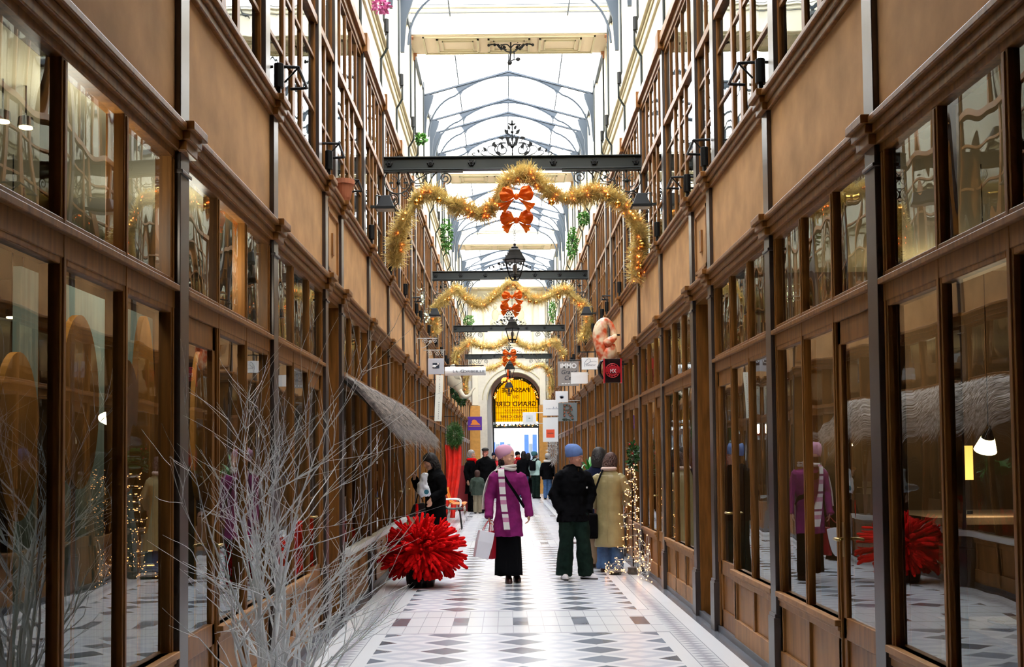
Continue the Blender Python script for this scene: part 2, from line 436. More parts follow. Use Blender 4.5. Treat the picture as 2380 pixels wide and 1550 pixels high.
    for yc, b in ys:
        if yc < 8: continue
        q = MB(); q.box(V - sx * .035, V + sx * .02, yc - .30, yc + .12, 7.34, 9.25); trim(q, CREAM, bevel=.01)
        q = MB(); q.tube([(V - sx * .02, yc - .07, 6.46), (V - sx * .02, yc - .07, 7.05), (V - sx * .11, yc - .07, 7.2), (V - sx * .11, yc - .07, 7.42), (V - sx * .06, yc - .07, 7.6), (V - sx * .06, yc - .07, 9.3)], .018, 6)
        tag(q.build('downpipe', DIRON), 'thin dark %s-hand iron pipe climbing the white upper wall' % side, 'pipe', 'dark pipes up the white %s wall' % side)
    # dim rooms behind the glass
    R = MB(); d = 3.0; xr = X + sx * .16
    R.box(X + sx * d, X + sx * (d + .1), A, B, 0, 3.15)
    tag(R.build('wall_%s_shops_back' % side, DARKIN), kind='structure')
    R = MB(); R.box(X + sx * .13, X + sx * d, A, B, -.08, .0); tag(R.build('floor_%s_shops' % side, INFL), kind='structure')
    R = MB(); R.box(X + sx * .12, X + sx * d, A, B, 3.13, 3.2); tag(R.build('ceiling_%s_shops' % side, CREAM2), kind='structure')
    R = MB(); R.box(X + sx * 1.2, X + sx * 1.3, A, B, 3.9, 6.5); tag(R.build('wall_%s_upper_rooms' % side, CREAM2), kind='structure')
    R = MB(); R.box(X + sx * .12, X + sx * 1.2, A, B, 3.8, 3.9); tag(R.build('floor_%s_upper_rooms' % side, INFL), kind='structure')
    k = 0
    for yc, b in ys:
        if b < 1.5:
            for yy in (yc - .08, yc + b - .08):
                k += 1
                R = MB(); R.box(X + sx * .27, X + sx * d, yy - .05, yy + .05, 0, 3.13)
                tag(R.build('wall_%s_partition' % side, DARKIN), kind='structure')

# unseen back wall, sides and low ceiling, added to keep skylight off the near bays
q = MB(); q.box(-4.8, 5.0, Y0 - 1.2, Y0 - 1.0, 0, 9.9); tag(q.build('wall_back_light_block', DARKIN), kind='structure')
q = MB(); q.box(-1.75, 1.99, Y0 - 1.0, 5.6, 6.6, 6.8); q.box(-1.75, 1.99, 5.45, 5.6, 6.8, 9.6); tag(q.build('ceiling_light_block', CREAM2), kind='structure')
for side, X, sx in SIDES:
    q = MB(); q.box(X + sx * .1, X + sx * 3.1, Y0 - .15, Y0, 0, 6.5); tag(q.build('wall_%s_start' % side, DARKIN), kind='structure')
    q = MB(); q.box(X + sx * .1, X + sx * 3.1, Y1, Y1 + .15, 0, 9.5); tag(q.build('wall_%s_far' % side, CREAM), kind='structure')
    q = MB(); q.box(X + sx * .12, X + sx * 3.1, A, B, 6.5, 6.6); tag(q.build('ceiling_%s_upper_rooms' % side, CREAM2), kind='structure')
q = MB(); q.box(-1.75, -1.6, Y0 - 1.0, Y0, 0, 6.6); q.box(1.83, 1.99, Y0 - 1.0, Y0, 0, 6.6); q.box(-1.75, 1.99, Y0 - 1, Y0, -.1, 0); tag(q.build('wall_light_block_sides', DARKIN), kind='structure')
# ------------------------------------------------------------ bridges across the passage, glazed roof
VL, VR = XL - .12, XR + .12
def bridge(yb, full=True):
    q = MB()
    q.box(VL, VR, yb, yb + .956, 9.14, 9.50); q.box(VL, VR, yb - .05, yb + 1.0, 9.50, 9.56); q.box(VL, VR, yb - .10, yb + 1.06, 9.56, 9.63)
    q.box(VL, VR, yb - .02, yb + .97, 9.10, 9.14)
    b = trim(q, CREAM, bevel=.008)
    s = MB(); s.box(VL + .04, VR - .04, yb + .03, yb + .92, 9.085, 9.10); s.build('soffit', PEACH, b)
    s = MB(); W = VR - VL
    for i in range(3):
        a = VL + .42 + i * (W - .84) / 3 + .08; c = VL + .42 + (i + 1) * (W - .84) / 3 - .08
        for o_, t_ in ((0, .035), (.10, .02)):
            a1, c1, y1, y2 = a + o_, c - o_, yb + .16 + o_, yb + .80 - o_
            s.box(a1, c1, y1, y1 + t_, 9.06, 9.085); s.box(a1, c1, y2 - t_, y2, 9.06, 9.085)
            s.box(a1, a1 + t_, y1, y2, 9.06, 9.085); s.box(c1 - t_, c1, y1, y2, 9.06, 9.085)
    a, c = VL + .26, VR - .26
    for r in ((a, c, yb + .05, yb + .08), (a, c, yb + .86, yb + .89), (a, a + .03, yb + .05, yb + .89), (c - .03, c, yb + .05, yb + .89)): s.box(*r, 9.06, 9.085)
    s.build('coffer_moulding', CREAM2, b)
    s = MB()
    for xx, sg in ((VL, 1), (VR, -1)):
        for yy in (yb + .02, yb + .86):
            s.box(xx, xx + sg * .07, yy, yy + .08, 8.96, 9.06); s.box(xx, xx + sg * .10, yy - .02, yy + .10, 9.06, 9.085)
    s.build('corbel', mat_corb, b)
    return b
mat_corb = mat('terracotta_corbel', (.45, .20, .09), .7)
for k in range(-1, 5): bridge(9.944 + PER * k)

def truss(yc, za):
    t = MB(); xm = XC; hw = 1.80; drop = .50
    def zc(x): return za - drop * abs(x) / hw
    for sg in (-1, 1):
        # rafter
        t.prism([(xm, za), (xm + sg * hw, zc(hw)), (xm + sg * hw, zc(hw) - .035), (xm, za - .035)], yc - .03, yc + .03)
        # gusset plate between rafter and arch
        n = 12; top = [(xm + sg * 1.12 * i / n, zc(1.12 * i / n) - .02) for i in range(n + 1)]
        arch = lambda x: za - .10 - .42 * (x / 1.12) ** 2.1
        plate = top[:] + [(xm + sg * 1.00, arch(1.05) - .05)] + [(xm + sg * 1.12 * i / n, arch(1.12 * i / n)) for i in range(n - 2, -1, -1)]
        t.prism(plate, yc - .008, yc + .008)
        # arch going on down to the wall
        pts = [(xm + sg * 1.12 * i / n, yc, arch(1.12 * i / n)) for i in range(n + 1)]
        pts += [(xm + sg * (1.12 + .55 * math.sin(a)), yc, arch(1.12) - .62 + .62 * math.cos(a) - .15 * a) for a in [PI / 2 * j / 8 for j in range(1, 9)]]
        t.tube(pts, .02, 5)
        # wall bracket
        x1 = xm + sg * 1.80
        t.prism([(x1, za - .5), (x1, za - 1.5), (x1 - sg * .06, za - 1.5), (x1 - sg * .10, za - .95), (x1 - sg * .22, za - .6), (x1 - sg * .24, za - .5)], yc - .03, yc + .03)
    return trim(t, TRUSS)
for k in range(-1, 4):
    y0 = 10.90 + PER * k; y1 = y0 + 4 * FB
    for dy, za in ((2.35, 9.60), (4.3, 9.66), (5.4, 9.70), (7.3, 9.74)): truss(y0 + dy, za)
    p = MB()
    for x, z in ((XC, 9.72), (XC - 1.05, 9.44), (XC + 1.05, 9.44)): p.tube([(x, y0, z), (x, y1, z)], .014, 5)
    p.box(VL, VL + .06, y0, y1, 9.17, 9.26); p.box(VR - .06, VR, y0, y1, 9.17, 9.26)
    trim(p, TRUSS)
    p = MB()      # thin wires under the far part of each roof
    for j in range(7): p.tube([(VL + .1, y0 + 6.2 + j * .35, 9.30), (VR - .1, y0 + 6.2 + j * .35, 9.30)], .006, 4)
    trim(p, TRUSS)
    g = MB(); n = 1
    g.add([(VL, y0, 9.25), (VL, y1, 9.25), (XC, y1, 9.78), (XC, y0, 9.78)], [(0, 1, 2, 3)])
    g.add([(VR, y0, 9.25), (XC, y0, 9.78), (XC, y1, 9.78), (VR, y1, 9.25)], [(0, 1, 2, 3)])
    tag(g.build('ceiling_roof_glass', GLASSR, fix=False), kind='structure')
# ------------------------------------------------------------ end wall with the big arch
YE = 49.95
def arch_wall(mb, x0, x1, z0, z1, cx, cz, r, ya, yb, n=24):
    """wall with a round-headed opening"""
    mb.box(x0, cx - r, ya, yb, z0, cz); mb.box(cx + r, x1, ya, yb, z0, cz)
    prev = None
    for i in range(n):
        a0 = PI - PI * i / n; a1 = PI - PI * (i + 1) / n
        xa, za_ = cx + r * math.cos(a0), cz + r * math.sin(a0); xb, zb_ = cx + r * math.cos(a1), cz + r * math.sin(a1)
        mb.prism([(xa, za_), (xb, zb_), (xb, z1), (xa, z1)], ya, yb)
    mb.box(x0, cx - r, ya, yb, cz, z1); mb.box(cx + r, x1, ya, yb, cz, z1)
q = MB(); arch_wall(q, -1.9, 2.15, 0, 9.3, .40, 4.20, 1.24, YE, YE + .35)
tag(q.build('wall_end', mat('end_wall_stucco', (.66, .62, .52), .8, noise=.06)), kind='structure')
q = MB()
for a, b in ((-1.50, -1.24), (1.52, 1.78)): q.box(a, b, YE - .14, YE + .02, 3.95, 9.1)
q.box(-1.7, 1.95, YE - .10, YE + .02, 6.15, 6.32)
trim(q, CREAM, bevel=.01)
q = MB(); q.box(-1.66, -1.16, YE - .2, YE + .02, 0, 3.93); q.box(1.46, 1.90, YE - .2, YE + .02, 0, 3.93)
q.box(-1.60, -1.22, YE - .22, YE, .3, 2.0)
trim(q, OCHRE, bevel=.01)
q = MB()   # arch rings
for rr, d in ((1.24, .05), (1.44, .03)):
    pts = [(.40 + rr * math.cos(PI - PI * i / 24), YE - .01, 4.2 + rr * math.sin(PI * i / 24)) for i in range(25)]
    q.tube(pts, .03, 6)
trim(q, CREAM2)
# relief panel high on the end wall
q = MB()
for r in ((-1.0, 1.25, 8.62, 8.68), (-1.0, 1.25, 6.62, 6.68), (-1.0, -.94, 6.62, 8.68), (1.19, 1.25, 6.62, 8.68)): q.box(r[0], r[1], YE - .04, YE, r[2], r[3])
for cx, cz, sg in ((-.45, 8.0, 1), (.70, 8.0, -1)):
    q.ball((cx, YE, cz + .35), .09, sc=(1, .5, 1)); q.ball((cx, YE, cz), .16, sc=(1, .4, 1.7)); q.ball((cx + sg * .22, YE, cz + .1), .12, sc=(1.9, .3, .6)); q.ball((cx - sg * .1, YE, cz - .4), .13, sc=(1, .4, 1.8))
    q.tube([(cx + sg * .2, YE - .02, cz - .2), (cx + sg * .4, YE - .02, cz - .5), (cx + sg * .3, YE - .02, cz - .9)], .03, 6)
trim(q, CREAM2, bevel=0)
# vault to the street
q = MB(); YG = 53.2
q.box(-.95, -.66, YE + .35, YG + .2, 0, 5.7); q.box(1.58, 1.9, YE + .35, YG + .2, 0, 5.7); q.box(-.95, 1.9, YE + .35, YG + .2, 5.6, 5.8)
tag(q.build('wall_porch', mat('grey_porch_wall', (.36, .35, .33), .8)), kind='structure')
q = MB(); arch_wall(q, -.9, 1.85, 0, 5.7, .47, 4.35, 1.12, YG - .12, YG + .1)
tag(q.build('wall_porch_arch', mat('white_stone_arch', (.62, .60, .58), .7)), kind='structure')
# yellow glazed lunette with iron grille and the name of the passage seen from behind
gate = thing('gate_fanlight', 'yellow arched glass fanlight with dark lettering seen backwards over the far exit', 'fanlight', (0, 0, 0))
ym = bpy.data.materials.new('amber_glass'); ym.use_nodes = True; nt_ = ym.node_tree; nt_.nodes.clear()
o_ = nt_.nodes.new('ShaderNodeOutputMaterial'); t1 = nt_.nodes.new('ShaderNodeBsdfTranslucent'); t2 = nt_.nodes.new('ShaderNodeBsdfDiffuse'); mx = nt_.nodes.new('ShaderNodeMixShader')
t1.inputs[0].default_value = (.70, .43, .010, 1); t2.inputs[0].default_value = (.68, .44, .02, 1); mx.inputs[0].default_value = .75
nt_.links.new(t2.outputs[0], mx.inputs[1]); nt_.links.new(t1.outputs[0], mx.inputs[2]); nt_.links.new(mx.outputs[0], o_.inputs[0])
g = MB(); cx, cz, r = .47, 4.35, 1.10
g.prism([(cx - r, 3.32), (cx + r, 3.32)] + [(cx + r * math.cos(PI * i / 20), cz + r * math.sin(PI * i / 20)) for i in range(21)], YG + .03, YG + .04)
g.build('glass', ym, gate)
g = MB()
for i in range(20):
    x = cx - r + 2 * r * (i + .5) / 20; top = cz + math.sqrt(max(0, r * r - (x - cx) ** 2))
    g.tube([(x, YG + .02, 3.3), (x, YG + .02, top)], .009, 4)
for z in (3.45, 3.75, 4.0, 4.25): g.tube([(cx - r, YG + .015, z), (cx + r, YG + .015, z)], .009, 4)
g.build('grille', BLACK, gate)
g = MB(); g.tube([(cx - r, YG, 3.1)] + [(cx + r * math.cos(PI - PI * i / 20), YG, cz + r * math.sin(PI * i / 20)) for i in range(21)] + [(cx + r, YG, 3.1)], .05, 6)
g.box(cx - r - .05, cx + r + .05, YG - .05, YG + .05, 3.02, 3.12); g.box(cx - r - .03, cx - r + .06, YG - .04, YG + .04, 0, 3.1); g.box(cx + r - .06, cx + r + .03, YG - .04, YG + .04, 0, 3.1)
g.build('frame', DIRON, gate)
LET = mat('dark_brown_lettering', (.06, .03, .01), .6)
for tx, z, s_, sx_ in (('PASSAGE', 4.82, .30, 1.25), ('DU', 4.50, .20, 1), ('GRAND CERF', 4.16, .32, 1.12), ('PASSAGE DU', 3.86, .13, 1.6), ('GRAND CERF', 3.56, .18, 1.5)):
    text_mesh('lettering', tx, s_, LET, (cx, YG - .005, z), (PI / 2, 0, PI), gate, sx=sx_ * .9, bold=.02)
# street beyond
q = MB(); q.box(-9, -.95, 53.3, 53.6, 0, 16); q.box(1.9, 10, 53.3, 53.6, 0, 16); q.box(-.95, 1.9, 53.3, 53.6, 5.7, 16); tag(q.build('wall_street_light_block', WHITE), kind='structure')  # unseen house front, added to narrow the sky and dim the street
q = MB(); q.box(-8, 9, 53.4, 62.5, -.1, -.02); tag(q.build('floor_street', mat('pale_street', (.45, .45, .46), .7)), kind='structure')
bd = thing('street_building', 'white street building with tall blue shutters beyond the far exit', 'building', (0, 62, 0))
q = MB(); q.box(-9, 10, 0, .5, 0, 15); q.build('wall', mat('street_wall', (.55,.55,.56), .8), bd)
q = MB(); q.box(-6, 6.5, -.12, 0, 3.05, 3.2); q.box(.25, .6, -.05, 0, 0, 3.0); q.build('moulding', WHITE, bd)
SHUT = mat('blue_shutter_paint', (.008, .05, .32), .5)
for xa in (-.85, -.35, 1.0, 1.45):
    q = MB(); dx = .24
    z0, z1 = (.5, 2.5) if xa < 0 else (.6, 2.9)
    q.box(xa, xa + dx, -.06, -.01, z0, z1)
    for i in range(9): q.box(xa + .03, xa + dx - .03, -.075, -.06, z0 + .1 + i * (z1 - z0 - .2) / 9, z0 + .13 + i * (z1 - z0 - .2) / 9)
    q.build('shutter', SHUT, bd)
wdk = mat('dark_window', (.10, .12, .14), .15)
for xa, xb in ((-.58, -.38), (1.27, 1.43), (.05, .22)):
    q = MB(); q.box(xa, xb, -.02, .0, .6, 2.4); q.build('window', wdk, bd)
q = MB(); q.box(1.9, 2.7, -.06, 0, .2, 3.0); w_ = q.build('shop_window', wdk, bd)
q = MB(); q.box(1.82, 1.9, -.1, 0, 0, 3.1); q.box(2.62, 2.7, -.1, 0, 0, 3.1); q.box(2.2, 2.26, -.1, 0, 0, 3.1); q.box(1.82, 2.7, -.1, 0, 3.0, 3.1); q.build('shop_frame', mat('slate_blue_paint', (.12, .20, .38), .5), bd)
q = MB(); q.box(2.0, 2.5, -.12, -.08, 1.5, 2.1); q.build('poster', WHITE, bd)
# ------------------------------------------------------------ iron cross beams with scrollwork
def spiral(cx, cz, r0, r1, a0, a1, n=None):
    n = n or max(8, int(abs(a1 - a0) / .35))
    return [(cx + (r0 + (r1 - r0) * i / n) * math.cos(a0 + (a1 - a0) * i / n), 0, cz + (r0 + (r1 - r0) * i / n) * math.sin(a0 + (a1 - a0) * i / n)) for i in range(n + 1)]
def bez(pts, n=8):
    """smooth line through the points (Catmull-Rom)"""
    P = [Vector(p) for p in pts]; P = [P[0]] + P + [P[-1]]; out = []
    for i in range(1, len(P) - 2):
        for j in range(n):
            t = j / n; a, b, c, d = P[i - 1], P[i], P[i + 1], P[i + 2]
            out.append(.5 * ((2 * b) + (c - a) * t + (2 * a - 5 * b + 4 * c - d) * t * t + (3 * b - a - 3 * c + d) * t ** 3))
    out.append(P[-2]); return out
def leaf(mb, x, z, a, L, w=.4):
    """small wrought iron leaf"""
    c, s = math.cos(a), math.sin(a)
    poly = [(0, 0), (.35 * L, w * L * .5), (.7 * L, w * L * .35), (L, 0), (.7 * L, -w * L * .35), (.35 * L, -w * L * .5)]
    mb.prism([(x + p * c - q * s, z + p * s + q * c) for p, q in poly], -.008, .008)
BY0, BZ = 14.75, 5.36          # first beam: distance and underside
HW = (XR - XL) / 2 + .02
def make_beam():
    r = thing('iron_beam', 'x', 'beam', (XC, BY0, BZ))
    b = MB()
    b.box(-HW, HW, -.012, .012, 0, .175); b.box(-HW, HW, -.06, .06, .165, .18); b.box(-HW, HW, -.06, .06, 0, .014)
    b.box(-HW, -.66, -.05, .05, -.022, 0); b.box(.66, HW, -.05, .05, -.022, 0)
    b.build('girder', DIRON, r, bevel=.003)
    for x in (-1.64, -1.09, -.545, .545, 1.09, 1.64):
        q = MB(); q.tube([(x, -.012, .095), (x, -.04, .095)], .038, 6); q.tube([(x, -.03, .095), (x, -.055, .095)], .02, 8); q.ball((x, -.055, .095), .012)
        for j in range(6): q.ball((x + .036 * math.cos(j * PI / 3), -.032, .095 + .036 * math.sin(j * PI / 3)), .013, 6, 5)
        q.build('rosette', BLACK, r)
    k = 1 / 176.3
    for sg in (-1, 1):
        m = MB()
        def P(px, py): return (sg * ((px - 895) * k * 1.0 - HW) * -1 * -1, 0, -(py - 397) * k)
        def C(pts): return [(sg * (-1) * abs_x, 0, z) for abs_x, z in pts]
        def T(pts, r_): m.tube(pts, r_, 5)
        def tp(lst): return [(sg * (HW - (px - 895) * k), 0, -(py - 397) * k) for px, py in lst]
        def sp(cx, cy, r0, r1, a0, a1):
            n = max(10, int(abs(a1 - a0) / .3)); return tp([(cx + (r0 + (r1 - r0) * i / n) * math.cos(a0 + (a1 - a0) * i / n), cy + (r0 + (r1 - r0) * i / n) * math.sin(a0 + (a1 - a0) * i / n)) for i in range(n + 1)])
        T(sp(927, 420, 31, 31, -.1, PI * 2 - .1), .009)                         # big ring
        for s2 in (-1, 1):                                                       # butterfly scrolls inside
            T(tp([(930, 425 + 0)] + [(930 + s2 * (12 + 9 * math.cos(a)), 431 - 2 + 9 * math.sin(a) * 1.1) for a in [PI * .9 - j * .6 for j in range(-1, 7)]]), .006)
            T(tp([(930, 425), (930 + s2 * 6, 412), (930 + s2 * 15, 408), (930 + s2 * 17, 414), (930 + s2 * 11, 418)]), .006)
        T(tp([(929, 398), (929, 440)]), .008); m.ball(tp([(929, 425)])[0], .03, 8, 6)
        T(sp(915, 463, 3, 12, 0, 4.6 * PI / 2) + [], .007)
        T(sp(915, 463, 5, 19, -.5, 3 * PI - .5), .009)
        T(tp([(898, 455), (899, 470), (905, 483), (917, 490), (930, 491), (940, 488)]), .009)
        T(sp(944, 452, 3, 11, 0, 2.6 * PI), .007)
        T(sp(978, 410, 2, 20, PI * .2, PI * 2.9), .008)
        T(sp(1039, 415, 3, 15, PI, PI * 4.45), .009)
        T([Vector(q) for q in bez(tp([(1045, 400), (1028, 397), (1012, 408), (1003, 424), (1000, 430), (985, 432), (968, 433)]))], .009)
        T(tp([(1018, 398), (995, 405), (970, 420), (955, 428)]), .006)
        T(sp(990, 424, 2, 8, 0, PI * 2.4), .005)
        T(tp([(958, 430), (963, 450), (960, 462)]), .008)
        for px, py, a, L in ((975, 408, 2, .07), (985, 420, .5, .08), (930, 408, 1.6, .08), (940, 425, 0, .07), (918, 425, PI, .07)):
            q = tp([(px, py)])[0]; leaf(m, q[0], q[2], a, L)
        m.build('scroll_bracket', DIRON, r)
    # crest on top
    c = MB(); z0 = .18
    for sg in (-1, 1):
        def tq(l): return [(sg * x, 0, z0 + z) for x, z in l]
        def sq(cx, cz, r0, r1, a0, a1):
            n = max(10, int(abs(a1 - a0) / .35)); return tq([(cx + (r0 + (r1 - r0) * i / n) * math.cos(a0 + (a1 - a0) * i / n), cz + (r0 + (r1 - r0) * i / n) * math.sin(a0 + (a1 - a0) * i / n)) for i in range(n + 1)])
        c.tube(sq(.125, .095, .02, .09, 0, 2 * PI + PI / 2 + .3), .008, 5)
        c.tube(bez(tq([(0, .01), (.10, .005), (.19, .03), (.235, .09), (.21, .15), (.15, .185), (.08, .18)])), .008, 5)
        c.tube(bez(tq([(.19, .01), (.27, .03), (.33, .08), (.32, .13), (.27, .15)])), .006, 5)
        c.tube(bez(tq([(.3, .01), (.38, .02), (.42, .05), (.40, .08), (.37, .07)])), .006, 5)
        c.tube(bez(tq([(.36, .01), (.46, .005), (.53, .03), (.52, .055), (.49, .05)])), .006, 5)
        c.tube(bez(tq([(0, .10), (.03, .2), (.09, .25), (.13, .24), (.12, .2)])), .006, 5)
        c.tube(bez(tq([(0, .2), (.03, .29), (.07, .33), (.06, .36)])), .006, 5)
        for x, z, a, L in ((.12, .1, 1.2, .09), (.2, .13, .6, .09), (.27, .14, 2.2, .08), (.34, .07, .9, .08), (.44, .05, 1.2, .06), (.1, .25, 0, .08), (.04, .2, 1, .09), (.05, .3, .9, .09), (.08, .22, 2.4, .07), (.15, .03, .5, .08), (.03, .36, 1.2, .07), (.02, .14, .9, .09)):
            leaf(c, sg * x, z0 + z, a if sg > 0 else PI - a, L, .55)
    c.tube([(0, 0, z0), (0, 0, z0 + .46)], .009, 6); c.ball((0, 0, z0 + .14), .03); c.ball((0, 0, z0 + .33), .022); c.ball((0, 0, z0 + .44), .02)
    leaf(c, 0, z0 + .44, PI / 2, .06, .5); leaf(c, 0, z0 + .42, .5, .06); leaf(c, 0, z0 + .42, PI - .5, .06)
    c.build('crest', BLACK, r)
    return r
beam = make_beam()
BL = ['dark iron cross beam nearest the viewer with scrolled brackets and a tall wrought crest', 'dark iron cross beam level with the big hanging lantern, second from the viewer',
      'narrower-looking dark iron beam just below the second garland, third from the viewer', 'farthest dark iron beam in front of the big cream arch']
beams = []
for k in range(4):
    b = beam if k == 0 else copy_tree(beam)
    b.location = (XC, BY0 + PER * k, (BZ, 5.48, 5.46, 5.50)[k]); b['label'] = BL[k]; b['group'] = 'iron cross beams'; beams.append(b)

# ------------------------------------------------------------ lanterns
LGL = mat('lit_bulb', (1, .9, .7), .4, emit=1.5)
def make_lantern():
    r = thing('hanging_lantern', 'x', 'lantern', (0, 0, 0))          # origin at its bottom
    a0 = PI / 2
    def ring(R, z): return [(R * math.cos(a0 + j * PI / 3), R * math.sin(a0 + j * PI / 3), z) for j in range(6)]
    q = MB(); q.loft([ring(.155, .265), ring(.165, .27), ring(.13, .32), ring(.10, .37), ring(.085, .40), ring(.075, .41), ring(.05, .43), ring(.02, .44)])
    q.lathe([(.045, .43), (.05, .445), (.02, .46), (.014, .475), (.022, .485), (.006, .50)], n=10); q.build('roof', BLACK, r, bevel=.003)
    q = MB(); top = ring(.145, .265); bot = ring(.083, .065)
    for i in range(6):
        q.tube([top[i], bot[i]], .0075, 5); q.tube([top[i], top[(i + 1) % 6]], .008, 5); q.tube([bot[i], bot[(i + 1) % 6]], .008, 5)
        q.tube([bot[i], (bot[i][0] * .55, bot[i][1] * .55, .005)], .006, 5)
        leaf(q, bot[i][0], .062, -PI / 2, .02)
    q.tube([(0, 0, .065), (0, 0, 0)], [.022, .012], 8); q.lathe([(.05, 0), (.05, .01)], n=6); q.build('frame', BLACK, r)
    q = MB()
    for i in range(6): q.add([bot[i], bot[(i + 1) % 6], top[(i + 1) % 6], top[i]], [(0, 1, 2, 3)])
    q.build('glass', GLASSL, r)
    q = MB(); q.lathe([(.015, .07), (.02, .12), (.034, .16), (.03, .2), (.01, .22)], n=10); q.build('bulb', mat('frosted_bulb', (.45, .45, .43), .3), r, smooth=True)
    q = MB(); z = .50
    top_z = 5.36 - 3.99
    n = 26
    for i in range(n):
        zc_ = z + (top_z - z) * (i + .5) / n; h = (top_z - z) / n * .62
        pts = [((.012 if i % 2 else 0) * math.cos(a), (0 if i % 2 else .012) * math.cos(a), zc_ + h * math.sin(a)) for a in [j * PI / 4 for j in range(9)]]
        q.tube(pts, .003, 4)
    q.build('chain', BLACK, r)
    return r
lant = make_lantern()
LL = ['large black six-sided lantern hanging under the orange bows of the nearest garland', 'black lantern hanging above the clustered signs, behind the second garland bows',
      'small dark lantern in front of the big cream arch', 'tiny grey lantern in front of the yellow fanlight']
for k, (px, py) in enumerate(((1197, 652), (1191, 797), (1185, 880), (1183, 920))):
    Y = BY0 + PER * k if k < 3 else 46.5
    l = lant if k == 0 else copy_tree(lant)
    l.location = at(px, py, Y); l['label'] = LL[k]; l['group'] = 'lanterns down the middle'
    if k: l.scale = (1.0, 1.0, 1.0)
    if k >= 1: l.scale = (1.35, 1.35, 1.35) if k == 3 else (1.15,) * 3
# ironwork hanging under the first bridge, with its pulley and loose cable
r = thing('scroll_chandelier', 'dark wrought iron scroll hanger under the nearest coffered bridge', 'ironwork', at(1187, 100, 20.0))
q = MB(); s_ = 1 / 130
for sg in (-1, 1):
    f = lambda l: [(sg * x * s_, 0, -z * s_) for x, z in l]
    q.tube(bez(f([(0, 12), (8, 4), (18, 4), (22, 10), (16, 14), (12, 9)])), .012, 5); q.tube(bez(f([(10, 16), (22, 12), (32, 4), (44, 3), (52, 5)])), .014, 5)
    q.tube(bez(f([(0, 22), (10, 20), (18, 14), (26, 12), (30, 7)])), .012, 5); q.tube(bez(f([(20, 3), (28, 7), (24, 12)])), .009, 5)
    for x, z in ((52, 5), (30, 5), (16, 9), (22, 14), (38, 4)): q.ball(f([(x, z)])[0], .028, 7, 5)
q.tube([(0, 0, .12), (0, 0, -.16)], .016, 6); q.build('scrollwork', BLACK, r)
q = MB(); q.tube([(0, 0, -.14), (-.02, 0, -.34)], .02, 6); q.tube([(.06, 0, -.14), (.06, 0, -.30), (-.02, 0, -.34)], .012, 6); q.ball((-.02, 0, -.36), .045); q.tube([(-.02, 0, -.33), (.12, 0, -.30)], .008, 5); q.ball((.13, 0, -.30), .035, sc=(1.3, 1, 1)); q.build('pulley', BLACK, r)
cb = MB(); cb.tube(bez([at(1209, -4, 20.2), at(1204, 30, 20.2), at(1192, 72, 19.7), at(1196, 86, 20.0), at(1204, 100, 20.0)]), .006, 5)
cb = cb.build('loose_cable', BLACK); tag(cb, 'thin loose black cable dangling across the nearest bridge', 'cable')

# ------------------------------------------------------------ garlands
GOLD1 = mat('gold_tinsel', (.80, .60, .22), .34, metal=.4, noise=.35, scale=30)
BAUB = mat('gold_bauble', (.95, .55, .12), .12, metal=1)
BULB = mat('orange_light', (1, .25, .03), .4, emit=5, ecol=(1, .14, .02))
BULBW = mat('warm_light', (1, .75, .4), .4, emit=4.5, ecol=(1, .42, .1))
RIB = mat('orange_foil_ribbon', (.98, .17, .012), .25, metal=.2, noise=.2, scale=14, bump=.6)
def translucent(m, col, f):
    nt = m.node_tree; o = nt.nodes['Material Output']; p = nt.nodes['Principled BSDF']; t = nt.nodes.new('ShaderNodeBsdfTranslucent'); x = nt.nodes.new('ShaderNodeMixShader')
    t.inputs[0].default_value = (*col, 1); x.inputs[0].default_value = f; nt.links.new(p.outputs[0], x.inputs[1]); nt.links.new(t.outputs[0], x.inputs[2]); nt.links.new(x.outputs[0], o.inputs['Surface'])
translucent(RIB, (1, .22, .015), .4); translucent(GOLD1, (.9, .62, .2), .25)
